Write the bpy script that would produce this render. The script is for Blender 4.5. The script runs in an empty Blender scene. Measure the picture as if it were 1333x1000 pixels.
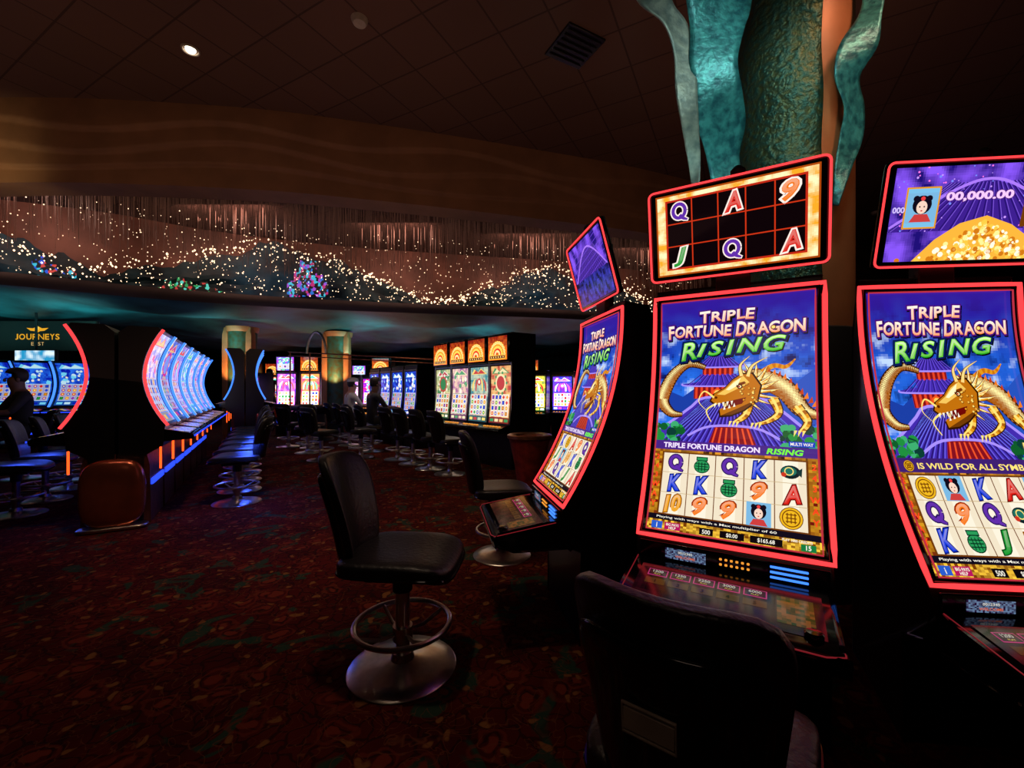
import bpy, math, random
from mathutils import Vector, Matrix, noise
from mathutils.geometry import tessellate_polygon
random.seed(7)
F=560.0; H=1.15; HY=508.0; CX=666.5
def P(px,py,d): return Vector(((px-CX)/F*d, d, H-(py-HY)/F*d))
def g(px,d): return Vector(((px-CX)/F*d,d,0))
scene=bpy.context.scene
scene.view_settings.view_transform='Standard'
COL=scene.collection
def link(o): COL.objects.link(o); return o
def L(r,g,b):
    f=lambda c:(c/255/12.92 if c/255<=.04045 else ((c/255+.055)/1.055)**2.4)
    return (f(r),f(g),f(b))
# ------------------------------------------------------------ materials
def nt(name):
    m=bpy.data.materials.new(name); m.use_nodes=True
    n=m.node_tree; b=n.nodes['Principled BSDF']; return m,n,b
def mat(name,col,rough=.5,metal=0,em=None,es=0,var=.2,scale=15,bump=0,col2=None,sample=True,coat=0):
    m,n,b=nt(name)
    tc=n.nodes.new('ShaderNodeTexCoord'); nz=n.nodes.new('ShaderNodeTexNoise'); nz.inputs['Scale'].default_value=scale; nz.inputs['Detail'].default_value=4
    n.links.new(tc.outputs['Object'],nz.inputs['Vector'])
    rp=n.nodes.new('ShaderNodeValToRGB')
    c2=col2 or tuple(c*(1-var) for c in col)
    rp.color_ramp.elements[0].position=.35; rp.color_ramp.elements[1].position=.65
    rp.color_ramp.elements[0].color=(*c2,1); rp.color_ramp.elements[1].color=(*col,1)
    n.links.new(nz.outputs['Fac'],rp.inputs['Fac']); n.links.new(rp.outputs['Color'],b.inputs['Base Color'])
    b.inputs['Roughness'].default_value=rough; b.inputs['Metallic'].default_value=metal
    if coat: b.inputs['Coat Weight'].default_value=coat
    if em:
        b.inputs['Emission Color'].default_value=(*em,1); b.inputs['Emission Strength'].default_value=es
    if bump:
        bp=n.nodes.new('ShaderNodeBump'); bp.inputs['Strength'].default_value=bump; bp.inputs['Distance'].default_value=.02
        n.links.new(nz.outputs['Fac'],bp.inputs['Height']); n.links.new(bp.outputs['Normal'],b.inputs['Normal'])
    if not sample: m.cycles.emission_sampling='NONE'
    return m
def screen_mat(name,strength,sample=True):
    m,n,b=nt(name)
    a=n.nodes.new('ShaderNodeAttribute'); a.attribute_name='Col'
    b.inputs['Base Color'].default_value=(.005,.005,.006,1); b.inputs['Roughness'].default_value=.12
    n.links.new(a.outputs['Color'],b.inputs['Emission Color']); b.inputs['Emission Strength'].default_value=strength
    if not sample: m.cycles.emission_sampling='NONE'
    return m
M={}
M['screen']=screen_mat('screen_glow',1.10)
M['screen_far']=screen_mat('screen_glow_far',1.1)
M['black']=mat('black_cabinet',(.006,.006,.007),.28,scale=30)
M['blackm']=mat('black_matte',(.008,.007,.007),.6,scale=30)
M['board']=mat('dark_brown_board',(.022,.009,.004),.8,scale=10)
M['gloss']=mat('black_gloss',(.004,.004,.005),.1)
M['vinyl']=mat('black_vinyl',(.010,.009,.010),.4,scale=60,bump=.15)
M['vinylb']=mat('dark_brown_vinyl',(.009,.003,.003),.4,scale=60,bump=.15)
M['plate']=mat('worn_brass_plate',(.42,.32,.22),.45,.1,scale=20)
M['chrome']=mat('brushed_chrome',(.62,.56,.5),.28,1,scale=40,var=.15)
M['red']=mat('red_led',(.3,0,0),.4,em=(1,.045,.05),es=1.6)
M['red2']=mat('red_led_soft',(.3,0,0),.4,em=(1,.06,.10),es=.5)
M['red3']=mat('red_led_dim',(.1,0,0),.4,em=(1,.05,.08),es=.16)
M['pale']=mat('pale_white_led',(.3,.2,.2),.4,em=(.85,.85,1),es=1.1)
M['blueg']=mat('blue_underglow',(0,0,.2),.4,em=(.02,.06,1),es=1.6)
M['bluel']=mat('blue_button',(0,0,.2),.4,em=(.05,.22,1),es=1.6)
M['orange']=mat('orange_led',(.2,.05,0),.4,em=(1,.08,.01),es=2.2)
M['amber']=mat('amber_button',(.2,.1,0),.4,em=(1,.35,.04),es=1.0)
M['copper']=mat('copper_panel',(.42,.15,.07),.35,.7,scale=12,var=.5)
M['copperg']=mat('glossy_red_brown_metal',(.55,.14,.07),.25,.7,scale=3,var=.5)
M['copperd']=mat('dark_copper',(.16,.045,.03),.4,.5,scale=20,var=.5,bump=.3)
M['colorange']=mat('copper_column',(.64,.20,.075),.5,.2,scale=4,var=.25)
M['patina']=mat('teal_patina',(.07,.34,.33),.42,.35,scale=26,col2=(.015,.11,.13),bump=.35)
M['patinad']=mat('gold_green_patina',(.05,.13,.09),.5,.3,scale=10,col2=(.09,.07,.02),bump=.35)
M['patinag']=mat('green_hammered_metal',(.03,.11,.09),.4,.6,scale=34,col2=(.09,.10,.035),bump=.9)
M['silver']=mat('weathered_silver',(.42,.40,.33),.5,.4,scale=22,col2=(.2,.22,.2),bump=.3)
M['tealw']=mat('dark_teal_panel',(.012,.05,.06),.6,scale=3,col2=(.004,.014,.02))
M['mount']=mat('mountain_blue_teal',(.014,.06,.085),.6,scale=2.5,col2=(.003,.012,.022))
M['wallk']=mat('dark_wall',(.012,.014,.016),.8,scale=2)
M['bronze']=mat('bronze_mirror_wall',(.24,.10,.07),.5,.2,scale=1.5,var=.55)
M['rod']=mat('glass_rod',(.16,.08,.06),.3,em=(1,.42,.28),es=.035,sample=False)
M['bead']=mat('warm_light_bead',(.5,.4,.3),.3,em=(1,.68,.42),es=2.4,sample=False)
M['tan']=mat('tan_plaster',(.24,.115,.062),.75,scale=3,var=.2)
M['band']=mat('soffit_paint',(.08,.06,.065),.7,scale=3)
M['lamp']=mat('lamp_glow',(.8,.7,.5),.4,em=(1,.85,.6),es=6)
M['white']=mat('white_plastic',(.4,.34,.3),.5)
M['skin']=mat('skin',(.45,.22,.14),.5,scale=8,var=.1)
M['skind']=mat('dark_skin_tone',(.16,.08,.05),.5,scale=8,var=.1)
M['cwhite']=mat('white_cloth',(.6,.58,.55),.8)
M['cdark']=mat('dark_cloth',(.015,.015,.02),.8)
M['cgrey']=mat('grey_cloth',(.05,.05,.06),.8)
M['hair']=mat('black_hair',(.01,.007,.006),.6,scale=80)
M['redbin']=mat('red_lacquer',(.42,.04,.025),.35,.2,scale=14,var=.5)

# ------------------------------------------------------------ builders
def cat(p0,p1,p2,p3,t):
    return [0.5*((2*b)+(-a+c)*t+(2*a-5*b+4*c-d)*t*t+(-a+3*b-3*c+d)*t**3) for a,b,c,d in zip(p0,p1,p2,p3)]
def smooth(pts,n):
    q=[pts[0]]+list(pts)+[pts[-1]]; out=[]
    for i in range(len(pts)-1):
        for k in range(n): out.append(cat(q[i],q[i+1],q[i+2],q[i+3],k/n))
    out.append(list(pts[-1])); return out
class B:
    def __init__(s): s.v=[];s.f=[];s.m=[]
    def add(s,v,f,mi=0):
        o=len(s.v); s.v+= [tuple(p) for p in v]; s.f+=[tuple(i+o for i in q) for q in f]; s.m+=[mi]*len(f); return s
    def box(s,cx,cy,cz,sx,sy,sz,mi=0,R=None):
        v=[Vector((x*sx/2,y*sy/2,z*sz/2)) for z in(-1,1) for y in(-1,1) for x in(-1,1)]
        if R: v=[R@p for p in v]
        v=[p+Vector((cx,cy,cz)) for p in v]
        return s.add(v,[(0,2,3,1),(4,5,7,6),(0,1,5,4),(2,6,7,3),(0,4,6,2),(1,3,7,5)],mi)
    def tube(s,pts,r,n=8,closed=False,ref=(0,0,1),mi=0,caps=True):
        pts=[Vector(p) for p in pts]; N=len(pts); ref=Vector(ref); v=[];f=[]
        for i,p in enumerate(pts):
            a=pts[(i-1)%N] if closed or i>0 else p; b=pts[(i+1)%N] if closed or i<N-1 else p
            t=(b-a).normalized(); sd=t.cross(ref)
            if sd.length<1e-3: sd=t.cross(Vector((1,.1,0)))
            sd.normalize(); up=sd.cross(t)
            rr=r[i] if isinstance(r,(list,tuple)) else r
            for k in range(n):
                an=2*math.pi*k/n; v.append(p+sd*math.cos(an)*rr+up*math.sin(an)*rr)
        for i in range(N if closed else N-1):
            j=(i+1)%N
            for k in range(n):
                l=(k+1)%n; f.append((i*n+k,i*n+l,j*n+l,j*n+k))
        if not closed and caps: f.append(tuple(range(n))[::-1]); f.append(tuple((N-1)*n+k for k in range(n)))
        return s.add(v,f,mi)
    def cyl(s,p0,p1,r0,r1=None,n=20,mi=0): return s.tube([p0,p1],[r0,r0 if r1 is None else r1],n,mi=mi)
    def rev(s,prof,n=32,c=(0,0,0),mi=0):
        v=[];f=[]; m=len(prof)
        for r,z in prof:
            for k in range(n):
                a=2*math.pi*k/n; v.append((c[0]+r*math.cos(a),c[1]+r*math.sin(a),c[2]+z))
        for i in range(m-1):
            for k in range(n):
                l=(k+1)%n; f.append((i*n+k,i*n+l,(i+1)*n+l,(i+1)*n+k))
        f.append(tuple(range(n))[::-1]); f.append(tuple((m-1)*n+k for k in range(n)))
        return s.add(v,f,mi)
    def prism(s,prof,x0,x1,mi=0):
        n=len(prof); v=[(x0,a,b) for a,b in prof]+[(x1,a,b) for a,b in prof]
        f=[(i,(i+1)%n,(i+1)%n+n,i+n) for i in range(n)]
        tr=tessellate_polygon([[Vector((a,b,0)) for a,b in prof]])
        for t in tr: f.append(tuple(t)); f.append(tuple(i+n for i in t)[::-1])
        return s.add(v,f,mi)
    def sup(s,c,h,n=5,seg=8,warp=None,mi=0):
        d={};v=[];f=[]
        def idx(p):
            k=tuple(round(x,4) for x in p)
            if k not in d:
                q=(abs(p[0])**n+abs(p[1])**n+abs(p[2])**n)**(1/n)
                w=[p[0]/q*h[0],p[1]/q*h[1],p[2]/q*h[2]]
                if warp: w=warp(w)
                d[k]=len(v); v.append((w[0]+c[0],w[1]+c[1],w[2]+c[2]))
            return d[k]
        for ax in range(3):
            for sg in(-1,1):
                for i in range(seg):
                    for j in range(seg):
                        q=[]
                        for a,b in((i,j),(i+1,j),(i+1,j+1),(i,j+1)):
                            p=[0,0,0]; p[ax]=sg; p[(ax+1)%3]=math.tan((2*a/seg-1)*math.pi/4); p[(ax+2)%3]=math.tan((2*b/seg-1)*math.pi/4)
                            q.append(idx(p))
                        f.append(tuple(q if sg>0 else q[::-1]))
        return s.add(v,f,mi)
    def grid(s,fn,nu,nv,mi=0):
        v=[fn(i/nu,j/nv) for j in range(nv+1) for i in range(nu+1)]
        f=[(j*(nu+1)+i,j*(nu+1)+i+1,(j+1)*(nu+1)+i+1,(j+1)*(nu+1)+i) for j in range(nv) for i in range(nu)]
        return s.add(v,f,mi)
def part(name,b,mats,parent=None,ang=35,bevel=0,label=None,solid=0,kind=None):
    me=bpy.data.meshes.new(name); me.from_pydata(b.v,[],b.f)
    if not isinstance(mats,(list,tuple)): mats=[mats]
    for m in mats: me.materials.append(M[m] if isinstance(m,str) else m)
    me.polygons.foreach_set('material_index',b.m)
    me.shade_smooth(); me.set_sharp_from_angle(angle=math.radians(ang)); me.update()
    o=link(bpy.data.objects.new(name,me))
    if parent: o.parent=parent
    if bevel:
        md=o.modifiers.new('bevel','BEVEL'); md.width=bevel; md.segments=2; md.limit_method='ANGLE'
    if solid:
        md=o.modifiers.new('solid','SOLIDIFY'); md.thickness=solid
    if label: o['label']=label
    if kind: o['kind']=kind
    return o
def tag(o,label,category,group=None):
    o['label']=label; o['category']=category
    if group: o['group']=group
    return o
def thing(name,loc,rot,label,category,group=None,scale=(1,1,1)):
    e=link(bpy.data.objects.new(name,None)); e.empty_display_size=.1
    e.location=loc; e.rotation_euler=(0,0,math.radians(rot)); e.scale=scale
    return tag(e,label,category,group)
def dup(root,loc,rot,label=None,scale=None):
    def cp(o,par):
        kids=list(o.children); c=o.copy(); COL.objects.link(c); c.parent=par
        for ch in kids: cp(ch,c)
        return c
    kids=list(root.children); r=root.copy(); COL.objects.link(r)
    for ch in kids: cp(ch,r)
    r.location=loc; r.rotation_euler=(0,0,math.radians(rot))
    if scale: r.scale=scale
    if label: r['label']=label
    return r
def struct(o): o['kind']='structure'; return o

# ------------------------------------------------------------ flat artwork made of coloured facets
_tc={}
def text_tris(st,off,sh=0):
    k=(st,round(off,3),sh)
    if k in _tc: return _tc[k]
    cu=bpy.data.curves.new('t','FONT'); cu.body=st; cu.size=1; cu.offset=off; cu.resolution_u=3; cu.shear=sh
    o=link(bpy.data.objects.new('t',cu)); dg=bpy.context.evaluated_depsgraph_get()
    me=bpy.data.meshes.new_from_object(o.evaluated_get(dg)); me.calc_loop_triangles()
    v=[(p.co.x,p.co.y) for p in me.vertices]; tr=[[v[i] for i in t.vertices] for t in me.loop_triangles]
    bpy.data.objects.remove(o); bpy.data.curves.remove(cu); bpy.data.meshes.remove(me)
    xs=[p[0] for p in v];ys=[p[1] for p in v]
    _tc[k]=(tr,(min(xs),min(ys),max(xs),max(ys))); return _tc[k]
class Art:
    def __init__(s,w,h): s.w=w;s.h=h;s.t=[]
    def poly(s,pts,c,ly):
        for t in tessellate_polygon([[Vector((x,y,0)) for x,y in pts]]): s.t.append(([pts[i] for i in t],c,ly))
    def rect(s,x0,y0,x1,y1,c,ly): s.t.append(([(x0,y0),(x1,y0),(x1,y1),(x0,y1)],c,ly))
    def circ(s,cx,cy,r,c,ly,n=18,ry=None):
        ry=ry or r; s.t.append(([(cx+r*math.cos(2*math.pi*k/n),cy+ry*math.sin(2*math.pi*k/n)) for k in range(n)],c,ly))
    def ring(s,cx,cy,r,w,c,ly,n=24,a0=0,a1=360,ry=None):
        ry=ry or r
        pts=[(cx+r*math.cos(math.radians(a0+(a1-a0)*k/n)),cy+ry*math.sin(math.radians(a0+(a1-a0)*k/n))) for k in range(n+1)]
        s.stroke(pts,w,c,ly,1)
    def stroke(s,pts,w,cols,ly,sm=5):
        if isinstance(cols,tuple): cols=[cols]
        if not isinstance(w,(list,tuple)): w=[w]*len(pts)
        q=[(p[0],p[1],ww) for p,ww in zip(pts,w)]
        if sm>1: q=smooth(q,sm)
        e=[]
        for i in range(len(q)):
            a=q[max(i-1,0)];b=q[min(i+1,len(q)-1)]; dx=b[0]-a[0];dy=b[1]-a[1];l=math.hypot(dx,dy) or 1
            nx=-dy/l*q[i][2]/2;ny=dx/l*q[i][2]/2; e.append(((q[i][0]+nx,q[i][1]+ny),(q[i][0]-nx,q[i][1]-ny)))
        for i in range(len(e)-1): s.t.append(([e[i][0],e[i+1][0],e[i+1][1],e[i][1]],cols[i%len(cols)],ly))
    def grid(s,x0,y0,x1,y1,nx,ny,fn,ly=0):
        for i in range(nx):
            for j in range(ny):
                a=x0+(x1-x0)*i/nx;b=x0+(x1-x0)*(i+1)/nx;c=y0+(y1-y0)*j/ny;d=y0+(y1-y0)*(j+1)/ny
                s.rect(a,c,b,d,fn((a+b)/2,(c+d)/2),ly)
    def text(s,st,cx,cy,h,c,ly,w=None,bold=.02,sh=0,oc=None,ow=.06,rot=0,c2=None):
        tr,bb=text_tris(st,bold,sh); sy=h/(bb[3]-bb[1]); sx=(w/(bb[2]-bb[0])) if w else sy
        mx=(bb[0]+bb[2])/2;my=(bb[1]+bb[3])/2; ca=math.cos(math.radians(rot));sa=math.sin(math.radians(rot))
        def T(p):
            x=(p[0]-mx)*sx;y=-(p[1]-my)*sy; return (cx+x*ca-y*sa,cy+x*sa+y*ca)
        if oc:
            for t in text_tris(st,bold+ow,sh)[0]: s.t.append(([T(p) for p in t],oc,ly))
        for t in tr:
            if c2:
                yy=sum(p[1] for p in t)/3; k=(yy-bb[1])/(bb[3]-bb[1]); cc=tuple(a*k+b*(1-k) for a,b in zip(c,c2))
            else: cc=c
            s.t.append(([T(p) for p in t],cc,ly+1))
    def letters(s,st,cx,cy,h,w,ly,c,c2,oc,sh=.08,rot=0,seed=1,big=(0,)):
        """hand-lettered look: each glyph set separately with its own tilt, size and shaded face"""
        rnd=random.Random(seed); ws=[]
        for i,ch in enumerate(st):
            if ch==' ': ws.append(.30); continue
            bb=text_tris(ch,.03,sh)[1]; ws.append((bb[2]-bb[0])+.07)
        k=w/sum(ws); x=cx-w/2; ca=math.cos(math.radians(rot));sa=math.sin(math.radians(rot))
        for i,ch in enumerate(st):
            gw=ws[i]*k
            if ch!=' ':
                hh=h*(1.22 if i in big else 1)*rnd.uniform(.94,1.06); dx=x+gw/2-cx; yy=rnd.uniform(-.04,.04)*h-(.02*h if i in big else 0)
                X=cx+dx*ca-yy*sa;Y=cy+dx*sa+yy*ca; r=rot+rnd.uniform(-6,6); ww=(ws[i]-.05)*k*1.04
                s.text(ch,X+4,Y+5,hh,K_,ly,w=ww,bold=.03,oc=K_,ow=.08,sh=sh,rot=r)
                s.text(ch,X,Y,hh*1.0,oc,ly+2,w=ww,bold=.03,oc=oc,ow=.085,sh=sh,rot=r)
                s.text(ch,X,Y,hh,c,ly+4,w=ww,bold=.03,sh=sh,rot=r,c2=c2)
                s.text(ch,X-.5,Y-1,hh*.9,mix(c,W_,.6),ly+6,w=ww*.93,bold=-.005,sh=sh,rot=r,c2=mix(c2,c,.25))
            x+=gw
    def build(s,name,mp,m,parent,step=None,eps=.0006,label=None,dim=1.0):
        step=step or s.h/24; v=[];f=[];cl=[]
        def clip(p,y,keep):
            o=[]
            for i in range(len(p)):
                a=p[i];b=p[(i+1)%len(p)]; ia=(a[1]-y)*keep>=0; ib=(b[1]-y)*keep>=0
                if ia:o.append(a)
                if ia!=ib:
                    t=(y-a[1])/(b[1]-a[1]); o.append((a[0]+(b[0]-a[0])*t,y))
            return o
        for p,c,ly in s.t:
            p=[(min(max(x,0),s.w),min(max(y,0),s.h)) for x,y in p]
            y0=min(q[1] for q in p);y1=max(q[1] for q in p)
            b0=int(y0/step+1e-6);b1=int(y1/step-1e-6)
            for b in range(b0,max(b0,b1)+1):
                q=p
                if b>b0:q=clip(q,b*step,1)
                if b<b1:q=clip(q,(b+1)*step,-1)
                if len(q)<3: continue
                o=len(v)
                for x,y in q: v.append(mp(x/s.w,1-y/s.h,(ly+1)*eps))
                f.append(tuple(range(o,o+len(q)))); cl+= [x for _ in q for x in (c[0]*dim,c[1]*dim,c[2]*dim,1)]
        me=bpy.data.meshes.new(name); me.from_pydata([tuple(x) for x in v],[],f)
        at=me.color_attributes.new('Col','FLOAT_COLOR','CORNER'); at.data.foreach_set('color',cl)
        me.materials.append(M[m]); me.update()
        o=link(bpy.data.objects.new(name,me)); o.parent=parent
        if label:o['label']=label
        return o
W_=L(245,240,225); K_=L(8,6,10)
GO=L(225,150,25);GL=L(255,225,120);GD=L(110,55,5)
def mix(a,b,t):
    t=max(0,min(1,t)); return tuple(x*(1-t)+y*t for x,y in zip(a,b))
def nz(x,y,s,o=0): return noise.noise(Vector((x*s,y*s,o)))
SYMC={'Q':(L(95,45,165),L(40,15,90)),'K':(L(20,60,215),L(8,20,110)),'A':(L(215,30,20),L(110,5,5)),'9':(L(240,120,20),L(150,30,0)),'J':(L(25,150,50),L(5,70,20)),'10':(L(235,160,25),L(150,80,0))}
def symbol(A,k,cx,cy,s,ly,glow=None):
    if k=='Q':
        a,b=SYMC[k]
        for w,c,l in((s*.24,glow or b,ly),(s*.14,a,ly+1)):
            A.ring(cx,cy-s*.04,s*.25,w,c,l,22,ry=s*.29); e=(w-s*.14)*.4
            A.stroke([(cx+s*.03-e,cy+s*.12-e),(cx+s*.15,cy+s*.27),(cx+s*.34+e,cy+s*.36+e*.4)],[w*.9,w*.95,w*.5],c,l,4)
    elif k in SYMC:
        a,b=SYMC[k]; A.text(k,cx,cy,s*.76,a,ly,w=s*(.66 if k!='10' else .84),bold=.045,sh=.3,oc=glow or b,ow=.05 if not glow else .07,rot=-8)
        A.text(k,cx-.5,cy-1,s*.70,mix(a,W_,.28),ly+2,w=s*(.60 if k!='10' else .78),bold=.005,sh=.3,rot=-8,c2=a)
    elif k=='vase':
        g=L(40,150,85);d=L(5,50,30)
        A.circ(cx,cy+s*.08,s*.36,d,ly,ry=s*.32);A.circ(cx,cy+s*.08,s*.32,g,ly+1,ry=s*.28);A.rect(cx-s*.26,cy-s*.38,cx+s*.26,cy-s*.18,d,ly+2);A.rect(cx-s*.22,cy-s*.34,cx+s*.22,cy-s*.22,g,ly+3)
        for i in(-1,0,1):
            A.rect(cx+i*s*.14-1.5,cy-s*.12,cx+i*s*.14+1.5,cy+s*.3,d,ly+2); A.rect(cx-s*.28,cy+s*.08+i*s*.12-1.5,cx+s*.28,cy+s*.08+i*s*.12+1.5,d,ly+2)
    elif k=='coin':
        A.circ(cx,cy,s*.44,GD,ly);A.circ(cx,cy,s*.41,L(235,180,30),ly+1);A.ring(cx,cy,s*.32,3,GD,ly+2)
        for i in(-.14,.0,.14): A.rect(cx-s*.2,cy+i*s-1.5,cx+s*.2,cy+i*s+1.5,GD,ly+2);A.rect(cx+i*s-1.5,cy-s*.2,cx+i*s+1.5,cy+s*.2,GD,ly+2)
    elif k=='girl':
        A.rect(cx-s*.48,cy-s*.48,cx+s*.48,cy+s*.48,L(120,180,220),ly);A.circ(cx,cy-s*.1,s*.3,L(15,10,25),ly+1);A.circ(cx-s*.2,cy-s*.3,s*.1,L(15,10,25),ly+1);A.circ(cx+s*.2,cy-s*.3,s*.1,L(15,10,25),ly+1)
        A.circ(cx,cy-s*.02,s*.17,L(245,210,190),ly+2,ry=s*.21);A.poly([(cx-s*.35,cy+s*.45),(cx-s*.2,cy+s*.2),(cx+s*.2,cy+s*.2),(cx+s*.35,cy+s*.45)],L(200,60,60),ly+2)
        A.circ(cx-s*.07,cy-s*.04,s*.025,K_,ly+3);A.circ(cx+s*.07,cy-s*.04,s*.025,K_,ly+3);A.circ(cx,cy+s*.09,s*.035,L(200,20,30),ly+3,ry=s*.02);A.circ(cx,cy-s*.3,s*.07,L(230,60,60),ly+3)
    elif k=='fish':
        A.circ(cx,cy,s*.38,L(10,30,35),ly,ry=s*.29);A.circ(cx-s*.05,cy-s*.03,s*.29,L(30,110,95),ly+1,ry=s*.2)
        A.poly([(cx+s*.2,cy),(cx+s*.45,cy-s*.2),(cx+s*.42,cy+s*.2)],L(15,50,50),ly+1);A.circ(cx-s*.25,cy+s*.12,s*.1,L(200,50,30),ly+2);A.ring(cx-s*.05,cy-s*.03,s*.16,3,GL,ly+2)
def reels(A,x0,y0,x1,y1,rows,ly):
    A.rect(x0-5,y0-5,x1+5,y1+5,GD,ly); nc=len(rows[0])
    cw=(x1-x0)/nc;ch=(y1-y0)/len(rows)
    for i in range(nc):
        A.grid(x0+i*cw+1.5,y0,x0+(i+1)*cw-1.5,y1,4,12,lambda x,y,i=i:mix(L(250,244,225),L(225,205,170),abs(((x-x0)/cw)%1-.5)*1.6),ly+1)
        for j in range(len(rows)): symbol(A,rows[j][i],x0+(i+.5)*cw,y0+(j+.5)*ch,min(cw,ch)*1.06,ly+2)
    for j in range(1,len(rows)): A.rect(x0,y0+j*ch-.8,x1,y0+j*ch+.8,L(190,160,110),ly+2)
def dragon(A,ly,ox=0,oy=0,sc=1.0):
    T=lambda p:(285+ox+(p[0]-285)*sc,360+oy+(p[1]-360)*sc)
    TP=lambda ps:[T(p) for p in ps]
    rnd=random.Random(3)
    def st(ps,w,c,l,sm=5): A.stroke(TP(ps),[x*sc for x in w] if isinstance(w,list) else w*sc,c,l,sm)
    def body(pts,ws):
        st(pts,[w+9 for w in ws],L(45,16,0),ly,8); st(pts,ws,[L(150,80,8),L(130,68,6)],ly+1,10)
        q=smooth([(*p,w) for p,w in zip(pts,ws)],11)
        for i in range(1,len(q)-1):
            x,y,w=q[i];dx=q[i+1][0]-q[i-1][0];dy=q[i+1][1]-q[i-1][1];l=math.hypot(dx,dy) or 1;nx=-dy/l;ny=dx/l
            if ny>0: nx,ny=-nx,-ny
            for t in(-.4,-.24,-.08,.08,.24,.4):
                tt=t+(.08 if i%2 else 0); X,Y=T((x-nx*w*tt,y-ny*w*tt)); lit=max(0,1-abs(tt+.16)*2.4)
                A.circ(X,Y,w*.095*sc+1,L(90,40,3),ly+2,7); A.circ(X-1,Y-1.4,w*.078*sc+.5,mix(L(165,85,8),L(255,240,165),lit**1.5+.12*rnd.random()),ly+3,7)
    body([(180,262),(120,246),(70,283),(38,345),(30,400),(62,442),(104,448)],[12,24,36,42,38,26,8])
    body([(250,420),(300,385),(335,310),(395,322),(445,358),(485,420),(530,440)],[30,44,62,66,60,46,20])
    for i in range(16):
        t=i/15; q=smooth([(300,290),(370,285),(430,305),(490,370),(530,415)],15)[int(t*59)]; A.poly(TP([(q[0]-8,q[1]+6),(q[0]+8,q[1]+4),(q[0]+5,q[1]-18)]),[L(235,120,30),L(190,60,15)][i%2],ly+2)
    st([(350,300),(400,262),(440,266),(468,238)],[22,18,14,4],[GO,L(200,110,10)],ly+2)
    for a in([(400,380),(418,432),(388,462),(355,474)],[(470,410),(500,460),(482,495)],[(330,380),(318,440),(285,470)]):
        st(a,[36,28,20,12][:len(a)],L(45,16,0),ly+3);st(a,[29,21,14,7][:len(a)],[GO,L(250,200,90),L(170,95,10)],ly+4);st([(x-3,y-3) for x,y in a],[9,7,4,2][:len(a)],GL,ly+5)
        x,y=a[-1]
        for dx in(-16,-4,8): A.poly(TP([(x+dx-4,y-3),(x+dx+5,y-3),(x+dx-6,y+19)]),GL,ly+5)
    for i in range(19):
        an=math.radians(-100+i*10); x=318;y=338; r=74+26*(i%2)+14*rnd.random(); ca,sa=math.cos(an),math.sin(an)
        p0=(x,y);p1=(x+ca*r*.5-sa*9,y+sa*r*.45+ca*9);p2=(x+ca*r+sa*8,y+sa*r*.85-ca*8)
        st([p0,p1,p2],[24,16,2],L(90,36,0),ly+5);st([p0,p1,p2],[17,10,1],[GO,GL,L(235,160,40)],ly+6);st([p0,(p1[0]-2,p1[1]-3),p2],[5,3,.5],L(255,245,190),ly+7)
    hd=[(335,290),(300,292),(272,314),(248,344),(214,366),(203,392),(220,406),(258,394),(256,412),(232,424),(236,448),(272,444),(312,424),(352,388),(362,335)]
    A.poly([(285+ox+(x-285)*1.08*sc,360+oy+(y-360)*1.08*sc) for x,y in hd],L(45,16,0),ly+7);A.poly(TP(hd),L(190,110,12),ly+8)
    A.poly(TP([(308,298),(276,318),(250,348),(222,368),(248,370),(292,345),(328,322)]),L(240,195,90),ly+9);A.poly(TP([(300,304),(276,324),(252,350),(262,352),(290,334)]),L(255,245,190),ly+10);A.poly(TP([(258,394),(256,412),(240,424),(305,402),(318,378)]),L(110,8,5),ly+9)
    A.poly(TP([(236,448),(272,444),(312,424),(350,390),(330,398),(290,420)]),L(110,56,5),ly+9)
    for i in range(22):
        x=rnd.uniform(298,352);y=rnd.uniform(322,404); c=T((x,y)); A.circ(c[0],c[1],5,L(110,52,5),ly+9,8);A.circ(c[0]-1,c[1]-1,3.6,mix(GO,GL,rnd.random()),ly+10,8)
    A.poly(TP([(276,330),(312,318),(318,326),(286,340)]),L(120,50,0),ly+10)
    for x in(216,230,244,258,272): A.poly(TP([(x-4,402-(x-226)*.2),(x+4,400-(x-226)*.2),(x,418-(x-226)*.2)]),W_,ly+10)
    for x in(248,264,280): A.poly(TP([(x-4,426-(x-248)*.35),(x+4,424-(x-248)*.35),(x,410-(x-248)*.35)]),W_,ly+10)
    c=T((297,338));A.circ(c[0],c[1],9*sc,L(60,16,0),ly+11);A.circ(c[0],c[1],5*sc,L(255,230,170),ly+12);A.circ(c[0]-2,c[1],3*sc,L(180,0,0),ly+13);c=T((219,380));A.circ(c[0],c[1],5*sc,L(90,30,0),ly+10)
    for a in([(322,300),(338,258),(385,228)],[(302,298),(298,256),(328,222)]): st(a,[16,11,2],L(90,40,0),ly+8);st(a,[11,7,1],L(250,215,130),ly+9)
    for a in([(212,380),(178,356),(160,395),(188,430)],[(222,402),(188,430),(205,472)]): st(a,[7,5,3,1][:len(a)],GL,ly+9)
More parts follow.
